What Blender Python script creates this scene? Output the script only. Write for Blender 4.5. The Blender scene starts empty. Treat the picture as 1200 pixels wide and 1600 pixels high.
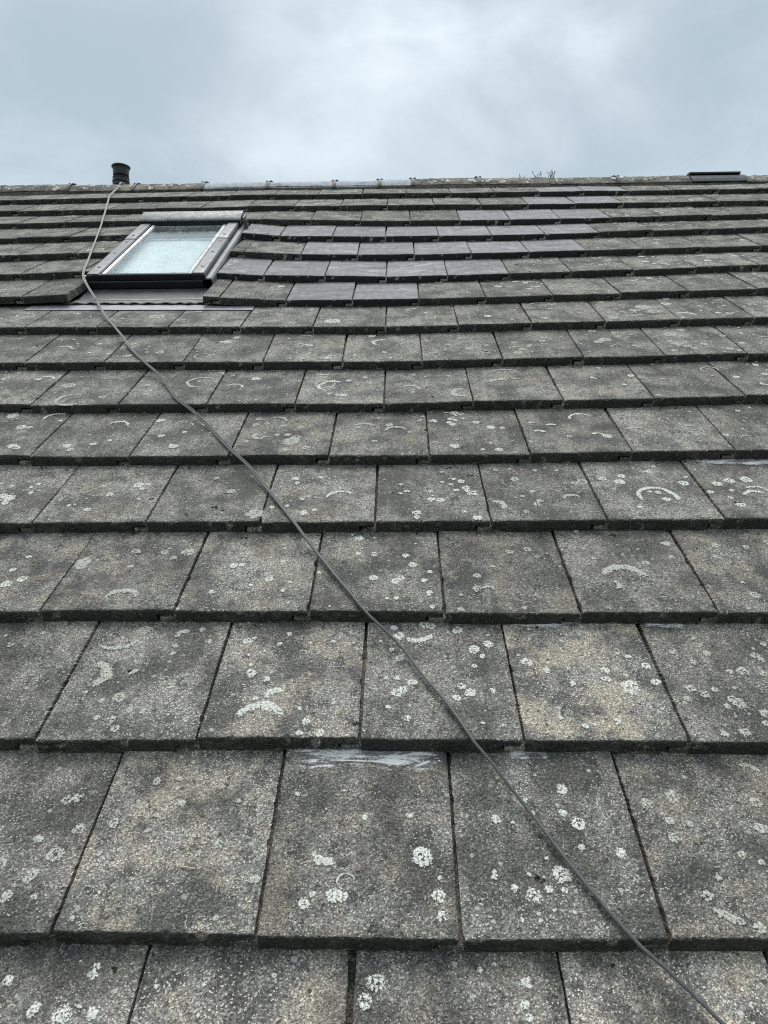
import bpy, bmesh, math, random
from mathutils import Vector, Matrix, noise
random.seed(7)

# ------------------------------------------------------------------ roof frame
# roof coordinates: u = along the courses, v = up the slope, w = out of the roof
PITCH = math.radians(35.0)
ORG = Vector((0.0, 0.0, 3.2))
UDIR = Vector((1, 0, 0))
VDIR = Vector((0, math.cos(PITCH), math.sin(PITCH)))
WDIR = Vector((0, -math.sin(PITCH), math.cos(PITCH)))
def P(u, v, w=0.0): return ORG + UDIR*u + VDIR*v + WDIR*w
def D(a): return UDIR*a[0] + VDIR*a[1] + WDIR*a[2]
ROOFM = Matrix.Translation(ORG) @ Matrix((UDIR, VDIR, WDIR)).transposed().to_4x4()

# ------------------------------------------------------------------ camera
scene = bpy.context.scene
cam_data = bpy.data.cameras.new('camera')
cam = bpy.data.objects.new('camera', cam_data)
scene.collection.objects.link(cam); scene.camera = cam
cx, cy, cf = D((0.99977, 0.0142, -0.0164)), D((0.0052, 0.5760, 0.8175)), D((-0.0210, 0.8174, -0.5758))
cm = Matrix((cx, cy, -cf)).transposed().to_4x4(); cm.translation = P(0, 0, 1.097)
cam.matrix_world = cm
cam_data.sensor_fit = 'HORIZONTAL'; cam_data.sensor_width = 36.0
cam_data.lens = 36.0*1150/1200
cam_data.clip_start = 0.05; cam_data.clip_end = 2000
scene.render.resolution_x, scene.render.resolution_y = 768, 1024

# ------------------------------------------------------------------ node helper
class G:
    def __init__(s, tree):
        s.t = tree; s.n = tree.nodes; s.l = tree.links
    def new(s, kind, **kw):
        n = s.n.new(kind)
        for k, v in kw.items(): setattr(n, k, v)
        return n
    def put(s, sock, val):
        if isinstance(val, bpy.types.NodeSocket): s.l.new(val, sock)
        else:
            if sock.type == 'RGBA' and len(val) == 3: val = (*val, 1)
            sock.default_value = val
    def math(s, op, a, b=0.0, clamp=False):
        n = s.new('ShaderNodeMath', operation=op, use_clamp=clamp); s.put(n.inputs[0], a); s.put(n.inputs[1], b); return n.outputs[0]
    def add(s, a, b): return s.math('ADD', a, b)
    def mul(s, a, b): return s.math('MULTIPLY', a, b)
    def vmath(s, op, a, b):
        n = s.new('ShaderNodeVectorMath', operation=op); s.put(n.inputs[0], a); s.put(n.inputs[1], b); return n.outputs[0]
    def step(s, x, lo, hi, a=0.0, b=1.0):
        n = s.new('ShaderNodeMapRange', interpolation_type='SMOOTHSTEP'); s.put(n.inputs[0], x)
        for i, q in enumerate((lo, hi, a, b)): s.put(n.inputs[i+1], q)
        return n.outputs[0]
    def noise(s, vec, scale, detail=3.0, rough=0.55, dist=0.0, dim='3D'):
        n = s.new('ShaderNodeTexNoise', noise_dimensions=dim); s.put(n.inputs['Vector'], vec); n.inputs['Scale'].default_value = scale
        n.inputs['Detail'].default_value = detail; n.inputs['Roughness'].default_value = rough; n.inputs['Distortion'].default_value = dist
        return n.outputs['Fac']
    def vor(s, vec, scale, rnd=1.0, dim='3D'):
        n = s.new('ShaderNodeTexVoronoi', voronoi_dimensions=dim); s.put(n.inputs['Vector'], vec); n.inputs['Scale'].default_value = scale; n.inputs['Randomness'].default_value = rnd
        return n.outputs['Distance'], n.outputs['Color']
    def mix(s, f, a, b, mode='MIX'):
        n = s.new('ShaderNodeMix', data_type='RGBA', blend_type=mode); s.put(n.inputs[0], f); s.put(n.inputs[6], a); s.put(n.inputs[7], b); return n.outputs[2]
    def sep(s, c):
        n = s.new('ShaderNodeSeparateXYZ'); s.put(n.inputs[0], c); return n.outputs
    def comb(s, x, y, z):
        n = s.new('ShaderNodeCombineXYZ'); s.put(n.inputs[0], x); s.put(n.inputs[1], y); s.put(n.inputs[2], z); return n.outputs[0]

# ------------------------------------------------------------------ sky, sun, exposure
SUN_EL, SUN_AZ = math.radians(73), math.radians(-14)      # azimuth measured from +Y towards +X
world = bpy.data.worlds.new('World'); scene.world = world; world.use_nodes = True
g = G(world.node_tree); g.n.clear()
out = g.new('ShaderNodeOutputWorld'); bg = g.new('ShaderNodeBackground'); g.l.new(bg.outputs[0], out.inputs[0])
sky = g.new('ShaderNodeTexSky', sky_type='NISHITA'); sky.sun_disc = False
sky.sun_elevation = SUN_EL; sky.sun_rotation = SUN_AZ; sky.air_density = 1.2; sky.dust_density = 2.0
dirv = g.new('ShaderNodeTexCoord').outputs['Generated']
dx, dy, dz = g.sep(dirv)
den = g.math('MAXIMUM', g.add(dz, 0.22), 0.05)
flat = g.comb(g.math('DIVIDE', dx, den), g.math('DIVIDE', dy, den), 0.0)    # a flat cloud deck overhead
CL_OFF = (0.81, -23.27, 0.0)
n1 = g.noise(g.vmath('ADD', flat, CL_OFF), 0.75, 4.0, 0.5, 0.55)
n2 = g.noise(g.vmath('ADD', flat, (7.7, 2.2, 1.0)), 2.2, 6.0, 0.6, 0.4)
cl = g.add(g.mul(n1, 0.66), g.mul(n2, 0.34))
thin = g.step(cl, 0.39, 0.64)
deck = g.mix(thin, (3.75, 4.5, 5.05), (8.6, 9.2, 9.5))
low = g.step(dz, 0.62, 0.30, 0.0, 0.45)                      # the deck evens out towards the horizon
deck2 = g.mix(low, deck, (4.8, 5.85, 6.5))
zen = g.step(dz, 0.45, 1.0, 1.0, 1.75)                       # an overcast sky is brightest overhead
deck2 = g.mix(1.0, deck2, g.comb(zen, zen, zen), 'MULTIPLY')
skymix = g.mix(0.88, sky.outputs[0], deck2)
g.l.new(skymix, bg.inputs[0]); bg.inputs[1].default_value = 0.1

sun_d = bpy.data.lights.new('sun', 'SUN'); sun_d.energy = 1.5; sun_d.angle = math.radians(35); sun_d.color = (1.0, 0.965, 0.92)
sun = bpy.data.objects.new('sun', sun_d); scene.collection.objects.link(sun)
sd = Vector((math.sin(SUN_AZ)*math.cos(SUN_EL), math.cos(SUN_AZ)*math.cos(SUN_EL), math.sin(SUN_EL)))
sun.rotation_euler = sd.to_track_quat('Z', 'Y').to_euler(); sun.location = (0, 0, 30)

scene.render.engine = 'CYCLES'
scene.cycles.use_denoising = False; scene.cycles.filter_width = 1.1; scene.cycles.max_bounces = 5; scene.cycles.diffuse_bounces = 3; scene.cycles.transparent_max_bounces = 6
scene.view_settings.view_transform = 'Standard'; scene.view_settings.look = 'None'
scene.view_settings.exposure = 0.32; scene.view_settings.gamma = 1.0

# ------------------------------------------------------------------ object helpers
COL = scene.collection
def obj(name, me, mat=None, parent=None, mw=None, kind=None, label=None, cat=None, group=None):
    o = bpy.data.objects.new(name, me); COL.objects.link(o)
    if mat is not None and me is not None and not me.materials:
        for m in (mat if isinstance(mat, (list, tuple)) else [mat]): me.materials.append(m)
    if parent is not None: o.parent = parent
    if mw is not None: o.matrix_basis = mw
    if kind: o['kind'] = kind
    if label: o['label'] = label
    if cat: o['category'] = cat
    if group: o['group'] = group
    return o
class MB:
    """collects boxes, tubes and strips into one mesh"""
    def __init__(s): s.v = []; s.f = []
    def box(s, a, b, jig=0.0):
        i = len(s.v)
        for z in (a[2], b[2]):
            for y in (a[1], b[1]):
                for x in (a[0], b[0]): s.v.append((x, y, z))
        s.f += [tuple(i+k for k in q) for q in ((0,2,3,1),(4,5,7,6),(0,1,5,4),(2,6,7,3),(0,4,6,2),(1,3,7,5))]
        return s
    def prism(s, prof, x0, x1, axis=0):
        """extrude a closed outline (two coordinates) between x0 and x1"""
        i = len(s.v); n = len(prof)
        for x in (x0, x1):
            for p in prof:
                s.v.append((x, p[0], p[1]) if axis == 0 else (p[0], x, p[1]))
        s.f.append(tuple(range(i, i+n))); s.f.append(tuple(range(i+2*n-1, i+n-1, -1)))
        for k in range(n): s.f.append((i+k, i+n+k, i+n+(k+1) % n, i+(k+1) % n))
        return s
    def lathe(s, prof, n=24, cap=True, c=(0, 0)):
        i = len(s.v)
        for r, z in prof:
            for k in range(n):
                a = 2*math.pi*k/n; s.v.append((c[0]+r*math.cos(a), c[1]+r*math.sin(a), z))
        for j in range(len(prof)-1):
            for k in range(n):
                s.f.append((i+j*n+k, i+j*n+(k+1) % n, i+(j+1)*n+(k+1) % n, i+(j+1)*n+k))
        if cap: s.f.append(tuple(i+k for k in range(n-1, -1, -1))); s.f.append(tuple(i+(len(prof)-1)*n+k for k in range(n)))
        return s
    def tube(s, pts, rad, n=8, cap=True):
        i = len(s.v); pts = [Vector(p) for p in pts]; m = len(pts)
        for j, p in enumerate(pts):
            t = (pts[min(j+1, m-1)]-pts[max(j-1, 0)]).normalized()
            a = t.cross(Vector((0.0, 0.3, 1.0))).normalized(); b = a.cross(t)
            r = rad[j] if isinstance(rad, (list, tuple)) else rad
            for k in range(n):
                an = 2*math.pi*k/n; s.v.append(tuple(p+a*(r*math.cos(an))+b*(r*math.sin(an))))
        for j in range(m-1):
            for k in range(n): s.f.append((i+j*n+k, i+j*n+(k+1) % n, i+(j+1)*n+(k+1) % n, i+(j+1)*n+k))
        if cap: s.f.append(tuple(i+k for k in range(n-1, -1, -1))); s.f.append(tuple(i+(m-1)*n+k for k in range(n)))
        return s
    def mesh(s, name, smooth=False, bevel=0.0, segs=2):
        me = bpy.data.meshes.new(name); me.from_pydata(s.v, [], s.f)
        bm = bmesh.new(); bm.from_mesh(me); bmesh.ops.recalc_face_normals(bm, faces=bm.faces)
        if bevel > 0:
            es = [e for e in bm.edges if len(e.link_faces) == 2 and e.calc_face_angle(0) > 0.5]
            bmesh.ops.bevel(bm, geom=es, offset=bevel, segments=segs, profile=0.7, affect='EDGES', clamp_overlap=True)
        bm.to_mesh(me); bm.free()
        if smooth: me.shade_smooth()
        if smooth or bevel: 
            try: me.set_sharp_from_angle(angle=0.7)
            except Exception: pass
            if bevel: me.shade_smooth(); me.set_sharp_from_angle(angle=0.9)
        return me

# ------------------------------------------------------------------ materials
def material(name):
    m = bpy.data.materials.new(name); m.use_nodes = True
    gg = G(m.node_tree); gg.n.clear()
    o = gg.new('ShaderNodeOutputMaterial'); b = gg.new('ShaderNodeBsdfPrincipled'); gg.l.new(b.outputs[0], o.inputs[0])
    return m, gg, b, o
def bump(gg, b, h, strength, dist):
    n = gg.new('ShaderNodeBump'); n.inputs['Strength'].default_value = strength; n.inputs['Distance'].default_value = dist
    gg.l.new(h, n.inputs['Height']); gg.l.new(n.outputs[0], b.inputs['Normal'])
def plain(name, col, rough=0.5, metal=0.0, spec=0.5, var=0.12, vs=12.0, bmp=0.0, bs=200.0):
    m, gg, b, o = material(name)
    tc = gg.new('ShaderNodeTexCoord').outputs['Object']
    n = gg.noise(tc, vs, 4.0, 0.6)
    c = gg.mix(gg.step(n, 0.3, 0.7), tuple(x*(1-var) for x in col), tuple(min(1, x*(1+var)) for x in col))
    gg.l.new(c, b.inputs['Base Color'])
    gg.l.new(gg.step(gg.noise(tc, vs*3, 3.0), 0.3, 0.7, max(0.02, rough-0.08), min(1, rough+0.08)), b.inputs['Roughness'])
    b.inputs['Metallic'].default_value = metal; b.inputs['Specular IOR Level'].default_value = spec
    if bmp: bump(gg, b, gg.noise(tc, bs, 3.0), bmp, 0.002)
    return m

def make_tile_material(name, drip):
    """weathered sand-faced concrete: object colour g = amount of tan bloom, b = tone"""
    m, gg, b, o = material(name)
    oi = gg.new('ShaderNodeObjectInfo'); rnd = oi.outputs['Random']
    rx, ry, rz = gg.sep(gg.new('ShaderNodeTexCoord').outputs['Object'])
    co = gg.comb(gg.add(rx, gg.mul(rnd, 41.0)), gg.add(gg.add(ry, rz), gg.mul(rnd, 17.3)), 0.0)
    _, tanv, tone = gg.sep(oi.outputs['Color'])
    N = lambda off, sc, det, ro=0.6, di=0.0: gg.noise(gg.vmath('ADD', co, off) if off else co, sc, det, ro, di, '2D')
    big = N(None, 8.0, 2.0, 0.55); mid = N((3.0, 1.0, 0), 26.0, 3.0, 0.65); fine = N((1.0, 5.0, 0), 150.0, 2.0, 0.7)
    bloom = N((9.0, 1.0, 0), 10.0, 3.0, 0.62)
    streak = gg.noise(gg.vmath('MULTIPLY', gg.vmath('ADD', co, (4.0, 2.0, 0)), (1.0, 0.14, 1.0)), 48.0, 2.0, 0.6, 0.0, '2D')
    base = gg.mix(gg.step(gg.add(gg.add(gg.mul(big, 0.55), gg.mul(mid, 0.30)), gg.mul(streak, 0.15)), 0.38, 0.62), (0.096, 0.091, 0.081), (0.268, 0.253, 0.225))
    tanm = gg.mul(gg.step(gg.add(gg.mul(bloom, 0.75), gg.mul(mid, 0.25)), 0.45, 0.63), tanv)
    base = gg.mix(tanm, base, (0.335, 0.297, 0.23))
    sootm = gg.step(gg.add(gg.mul(bloom, -0.55), gg.add(gg.mul(mid, 0.75), gg.mul(fine, 0.3))), 0.25, 0.43, 0.0, 0.76)
    base = gg.mix(sootm, base, (0.050, 0.048, 0.044))
    # sand grit: every grain its own tone, the palest ones catching the eye
    d1, c1 = gg.vor(co, 480.0, 1.0, '2D'); g1, g2, g3 = gg.sep(c1)
    grain = gg.add(0.36, gg.add(gg.mul(g1, 0.84), gg.mul(gg.math('POWER', g2, 7.0), 1.35)))
    base = gg.mix(1.0, base, gg.comb(grain, grain, grain), 'MULTIPLY')
    white = gg.mul(gg.step(gg.add(g3, gg.mul(fine, 0.12)), 0.974, 0.995), gg.step(gg.add(gg.mul(big, 0.6), gg.mul(mid, 0.4)), 0.36, 0.60, 0.18, 0.85))
    base = gg.mix(white, base, (0.70, 0.66, 0.55))
    # pin-head lichens
    dl, cl_ = gg.vor(gg.vmath('ADD', co, (2.0, 7.0, 0)), 46.0, 1.0, '2D'); lr, lg, lb = gg.sep(cl_)
    rad = gg.mul(gg.step(lr, 0.6, 1.0), 0.20)
    pin = gg.step(gg.add(dl, gg.mul(gg.math('SUBTRACT', fine, 0.5), 0.3)), gg.add(rad, 0.02), gg.math('SUBTRACT', rad, 0.05))
    pin = gg.mul(pin, gg.mul(gg.step(lr, 0.62, 0.66), gg.step(lg, 0.2, 1.0, 0.1, 0.75)))
    base = gg.mix(pin, base, (0.52, 0.53, 0.47))
    # black pits and crumbs
    pit = gg.mul(gg.step(lb, 0.80, 0.84), gg.step(gg.add(dl, gg.mul(gg.math('SUBTRACT', fine, 0.5), 0.5)), 0.20, 0.10))
    base = gg.mix(gg.mul(pit, 0.75), base, (0.03, 0.03, 0.026))
    tn = gg.add(0.62, gg.mul(tone, 0.76)); base = gg.mix(1.0, base, gg.comb(tn, tn, tn), 'MULTIPLY')
    if drip:    # near-black band on the drip edge, ragged where it runs back onto the face
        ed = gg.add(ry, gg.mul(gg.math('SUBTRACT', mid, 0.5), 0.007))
        front_dark = gg.mul(gg.step(ed, 0.0026, 0.0006), gg.step(mid, 0.25, 0.6, 0.72, 1.0))
        front_dark_col = gg.mix(gg.step(fine, 0.35, 0.7), (0.011, 0.0115, 0.010), (0.040, 0.040, 0.033))
        front_dark_col = gg.mix(gg.mul(white, 0.4), front_dark_col, (0.2, 0.2, 0.17))
        base = gg.mix(front_dark, base, front_dark_col)
    gg.l.new(base, b.inputs['Base Color'])
    b.inputs['Roughness'].default_value = 0.78; b.inputs['Specular IOR Level'].default_value = 0.5
    nb = gg.new('ShaderNodeBump'); nb.inputs['Distance'].default_value = 0.0038; nb.inputs['Strength'].default_value = 0.85
    gg.l.new(gg.add(gg.mul(g1, 0.7), gg.mul(fine, 1.8)), nb.inputs['Height']); gg.l.new(nb.outputs[0], b.inputs['Normal'])
    return m
def make_new_tile_material(name, drip, tint):
    """newer machine-made concrete: smooth, cool grey, a little efflorescence"""
    m, gg, b, o = material(name)
    oi = gg.new('ShaderNodeObjectInfo'); rnd = oi.outputs['Random']
    rx, ry, rz = gg.sep(gg.new('ShaderNodeTexCoord').outputs['Object'])
    co = gg.comb(gg.add(rx, gg.mul(rnd, 41.0)), gg.add(gg.add(ry, rz), gg.mul(rnd, 17.3)), 0.0)
    _, tanv, tone = gg.sep(oi.outputs['Color'])
    st = gg.noise(gg.vmath('MULTIPLY', co, (1.0, 0.22, 1.0)), 42.0, 3.0, 0.6, 0.0, '2D')
    cloud = gg.noise(gg.vmath('MULTIPLY', co, (0.55, 1.5, 1.0)), 12.0, 4.0, 0.6, 0.8, '2D')
    fine = gg.noise(co, 230.0, 2.0, 0.7, 0.0, '2D')
    c = gg.mix(gg.step(gg.add(gg.mul(st, 0.5), gg.mul(fine, 0.5)), 0.35, 0.68), tuple(0.80*x for x in tint), tuple(1.22*x for x in tint))
    c = gg.mix(gg.step(cloud, 0.54, 0.72, 0.0, 0.5), c, (0.46, 0.46, 0.465))
    c = gg.mix(gg.step(cloud, 0.47, 0.28, 0.0, 0.6), c, (0.105, 0.100, 0.092))
    dl, cl_ = gg.vor(co, 55.0, 1.0, '2D'); lr, lg, lb = gg.sep(cl_)
    c = gg.mix(gg.mul(gg.step(gg.add(dl, gg.mul(gg.math('SUBTRACT', fine, 0.5), 0.4)), 0.20, 0.08), gg.step(lr, 0.8, 0.9, 0.0, 0.6)), c, (0.45, 0.45, 0.41))
    tn = gg.add(0.62, gg.mul(tone, 0.76)); c = gg.mix(1.0, c, gg.comb(tn, tn, tn), 'MULTIPLY')
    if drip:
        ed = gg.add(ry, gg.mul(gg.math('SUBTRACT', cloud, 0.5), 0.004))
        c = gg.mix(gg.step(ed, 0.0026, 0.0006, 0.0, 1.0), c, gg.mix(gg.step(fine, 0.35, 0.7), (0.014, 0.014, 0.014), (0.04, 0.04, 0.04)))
    gg.l.new(c, b.inputs['Base Color']); b.inputs['Roughness'].default_value = 0.8; b.inputs['Specular IOR Level'].default_value = 0.25
    bump(gg, b, fine, 0.35, 0.0015)
    return m
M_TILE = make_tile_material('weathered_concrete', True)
M_TILE_PLAIN = make_tile_material('weathered_ridge_concrete', False)
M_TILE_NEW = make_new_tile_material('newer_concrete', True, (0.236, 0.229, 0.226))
M_RIDGE_NEW = make_new_tile_material('newer_ridge_concrete', False, (0.36, 0.375, 0.40))

def make_lichen_material(name, c0, c1):
    m, gg, b, o = material(name)
    rx, ry, rz = gg.sep(gg.new('ShaderNodeTexCoord').outputs['Object'])
    oi = gg.new('ShaderNodeObjectInfo'); co = gg.comb(gg.add(rx, gg.mul(oi.outputs['Random'], 31.0)), gg.math('SUBTRACT', ry, rz), 0.0)
    at = gg.new('ShaderNodeAttribute', attribute_name='body').outputs['Fac']     # 1 in the thick of the crust, 0 at its rim
    cv = gg.noise(co, 230.0, 3.0, 0.75, 0.0, '2D'); cw = gg.noise(co, 75.0, 2.0, 0.6, 0.0, '2D')
    al = gg.step(gg.add(at, gg.add(gg.mul(gg.math('SUBTRACT', cv, 0.5), 3.4), gg.mul(gg.math('SUBTRACT', cw, 0.5), 1.4))), 0.24, 0.74, 0.0, 0.94)
    c = gg.mix(gg.step(cv, 0.38, 0.62), c0, c1)
    gg.l.new(c, b.inputs['Base Color']); b.inputs['Roughness'].default_value = 0.95; b.inputs['Specular IOR Level'].default_value = 0.15
    gg.l.new(al, b.inputs['Alpha'])
    return m
M_LICHEN = make_lichen_material('grey_white_lichen', (0.37, 0.372, 0.325), (0.74, 0.74, 0.67))
M_LICHEN_OLD = make_lichen_material('faded_lichen', (0.27, 0.272, 0.23), (0.54, 0.54, 0.47))

M_FELT = plain('black_underlay', (0.018, 0.018, 0.018), 0.9)
M_ALU = plain('grey_coated_aluminium', (0.138, 0.145, 0.147), 0.42, 0.25, 0.5, 0.22, 9.0, 0.15, 60.0)
M_ALU_LIGHT = plain('pale_worn_aluminium', (0.36, 0.365, 0.36), 0.45, 0.2, 0.5, 0.2, 14.0, 0.15, 60.0)
M_HOOD = plain('weathered_hood', (0.19, 0.195, 0.19), 0.5, 0.15, 0.45, 0.3, 16.0, 0.15, 60.0)
M_BLACKMETAL = plain('black_coated_metal', (0.012, 0.012, 0.013), 0.45, 0.0, 0.4)
M_LEAD = plain('weathered_lead', (0.165, 0.158, 0.142), 0.62, 0.0, 0.4, 0.25, 18.0, 0.3, 90.0)
M_LEADDARK = plain('dark_flashing', (0.045, 0.046, 0.05), 0.5, 0.0, 0.5, 0.3, 14.0)
M_STRIP = plain('pale_metal_strip', (0.30, 0.305, 0.315), 0.45, 0.2, 0.5, 0.18, 12.0, 0.2, 40.0)
M_SCREW = plain('dull_screw', (0.09, 0.09, 0.085), 0.4, 0.6)
M_PIPE = plain('black_pipe_plastic', (0.012, 0.017, 0.018), 0.42, 0.0, 0.45, 0.25, 20.0)
M_PIPE_IN = plain('pipe_lining', (0.008, 0.008, 0.008), 0.8)
M_CLIP = plain('clip_steel', (0.016, 0.016, 0.017), 0.6, 0.0)
M_CLIP_LT = plain('clip_washer', (0.45, 0.45, 0.43), 0.45, 0.4)
M_PALE_SHEET = plain('near_white_sheet', (0.86, 0.87, 0.865), 0.8, 0.0, 0.2, 0.10, 9.0)  # near-white sheet under the pane that makes the glass look pale
M_ROOM = plain('dark_reveal', (0.16, 0.24, 0.24), 0.7)
M_STEM = plain('weed_stem', (0.10, 0.11, 0.05), 0.7)
M_LEAF = plain('weed_leaf', (0.06, 0.085, 0.035), 0.65)
M_FLOWER = plain('dry_seed_head', (0.05, 0.045, 0.05), 0.8)
M_MORTAR = plain('ridge_mortar', (0.24, 0.225, 0.195), 0.95, 0.0, 0.2, 0.3, 30.0, 0.8, 150.0)
M_MOSS = plain('dry_moss', (0.035, 0.036, 0.022), 0.95, 0.0, 0.1, 0.4, 60.0, 0.8, 300.0)
M_RENDER = plain('rendered_wall', (0.55, 0.53, 0.49), 0.9, 0.0, 0.2, 0.1, 3.0, 0.4, 60.0)
M_GROUND = plain('garden_ground', (0.07, 0.08, 0.045), 0.95, 0.0, 0.2, 0.35, 0.8, 0.6, 8.0)
M_TWIG = plain('pale_straw', (0.55, 0.5, 0.38), 0.8)

def make_smear_material():
    m, gg, b, o = material('lime_smear')
    tc = gg.new('ShaderNodeTexCoord').outputs['Object']
    at = gg.new('ShaderNodeAttribute', attribute_name='body').outputs['Fac']
    st = gg.noise(gg.vmath('MULTIPLY', tc, (0.16, 1.0, 1.0)), 85.0, 5.0, 0.68, 0.9)
    fn = gg.noise(tc, 220.0, 3.0, 0.7)
    c = gg.mix(gg.step(gg.add(gg.mul(st, 0.8), gg.mul(fn, 0.2)), 0.46, 0.58), (0.17, 0.168, 0.162), (0.72, 0.71, 0.69))
    gg.l.new(c, b.inputs['Base Color']); b.inputs['Roughness'].default_value = 0.7
    gg.l.new(gg.mul(gg.step(gg.add(at, gg.add(gg.mul(gg.math('SUBTRACT', st, 0.5), 1.3), gg.mul(gg.math('SUBTRACT', fn, 0.5), 1.2))), 0.22, 0.9), 0.92), b.inputs['Alpha'])
    return m
M_SMEAR = make_smear_material()

def make_glass():
    m = bpy.data.materials.new('window_glass'); m.use_nodes = True; gg = G(m.node_tree); gg.n.clear()
    o = gg.new('ShaderNodeOutputMaterial'); mixn = gg.new('ShaderNodeMixShader')
    tr = gg.new('ShaderNodeBsdfTransparent'); tr.inputs[0].default_value = (0.945, 0.972, 0.968, 1)
    gl = gg.new('ShaderNodeBsdfGlossy'); gl.inputs['Roughness'].default_value = 0.0; gl.inputs['Color'].default_value = (0.9, 0.97, 0.96, 1)
    lw = gg.new('ShaderNodeLayerWeight'); frs = gg.add(0.05, gg.mul(gg.math('POWER', lw.outputs['Facing'], 5.0), 0.9))
    tc = gg.new('ShaderNodeTexCoord').outputs['Object']
    bp = gg.new('ShaderNodeBump'); bp.inputs['Strength'].default_value = 0.08; bp.inputs['Distance'].default_value = 0.01
    gg.l.new(gg.noise(tc, 6.0, 2.0), bp.inputs['Height']); gg.l.new(bp.outputs[0], gl.inputs['Normal'])
    gg.l.new(frs, mixn.inputs[0]); gg.l.new(tr.outputs[0], mixn.inputs[1]); gg.l.new(gl.outputs[0], mixn.inputs[2])
    df = gg.new('ShaderNodeBsdfDiffuse'); df.inputs[0].default_value = (0.55, 0.58, 0.56, 1); mx2 = gg.new('ShaderNodeMixShader')
    dirt = gg.step(gg.add(gg.mul(gg.noise(gg.vmath('MULTIPLY', tc, (1.0, 0.3, 1.0)), 22.0, 4.0, 0.65, 0.6), 0.7), gg.mul(gg.noise(tc, 5.0, 2.0), 0.3)), 0.45, 0.75, 0.03, 0.16)
    gg.l.new(dirt, mx2.inputs[0]); gg.l.new(mixn.outputs[0], mx2.inputs[1]); gg.l.new(df.outputs[0], mx2.inputs[2])
    gg.l.new(mx2.outputs[0], o.inputs[0]); return m
M_GLASS = make_glass()

def make_cable_material():
    m, gg, b, o = material('grey_cable_sheath')
    at = gg.new('ShaderNodeAttribute', attribute_name='paleness').outputs['Fac']
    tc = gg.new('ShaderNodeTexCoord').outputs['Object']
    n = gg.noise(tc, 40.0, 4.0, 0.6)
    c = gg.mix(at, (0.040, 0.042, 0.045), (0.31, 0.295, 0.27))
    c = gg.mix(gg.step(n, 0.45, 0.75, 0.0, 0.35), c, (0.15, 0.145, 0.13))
    gg.l.new(c, b.inputs['Base Color']); b.inputs['Roughness'].default_value = 0.5; b.inputs['Specular IOR Level'].default_value = 0.45
    return m
M_CABLE = make_cable_material()

ROWS = {0: [(-0.575, 0.0051), (-0.025, -0.0097), (0.514, 0.002)], 1: [(-0.726, 0.0024), (-0.03, 0.0074), (0.653, -0.002)], 2: [(-0.875, 0.0086), (-0.035, 0.004), (0.791, -0.0024)], 3: [(-1.028, -0.0006), (-0.039, -0.0006), (0.927, 0.0014)], 4: [(-1.179, 0.0), (-0.044, -0.0068), (1.065, 0.0016)], 5: [(-1.33, -0.0019), (-0.049, -0.009), (1.201, 0.0094)], 6: [(-1.479, 0.0022), (-0.054, -0.0098), (1.338, 0.0108)], 7: [(-1.627, 0.0095), (-0.059, -0.005), (1.474, 0.0181)], 8: [(-1.775, 0.0174), (-1.47, 0.0283), (-0.864, 0.0126), (-0.501, -0.006), (-0.064, -0.011), (0.501, -0.0002), (1.611, 0.0208)], 9: [(-1.926, 0.0179), (-1.517, 0.0284), (-0.868, 0.0175), (-0.654, 0.0012), (-0.056, -0.0152), (0.544, -0.0071), (1.749, 0.0207)], 10: [(-2.078, 0.0129), (-1.536, 0.0226), (-0.875, 0.0209), (-0.504, 0.0001), (-0.073, -0.0085), (0.587, -0.0037), (1.888, 0.0154)], 11: [(-2.228, 0.0133), (-1.54, 0.0236), (-0.87, 0.0237), (-0.665, 0.0073), (-0.078, -0.0036), (0.63, -0.0057), (2.024, 0.0206)], 12: [(-2.379, 0.0115), (-1.607, 0.0162), (-0.842, 0.0172), (-0.083, -0.0036), (0.674, -0.0061), (2.165, 0.0103)], 13: [(-2.532, 0.005), (-1.71, 0.0077), (-0.895, 0.0142), (-0.087, 0.0111), (0.716, 0.0043), (2.304, 0.0059)], 14: [(-2.684, 0.0011), (-1.812, 0.0057), (-0.948, 0.0123), (-0.092, 0.0088), (0.759, 0.0054), (2.442, 0.0065)]}
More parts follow.
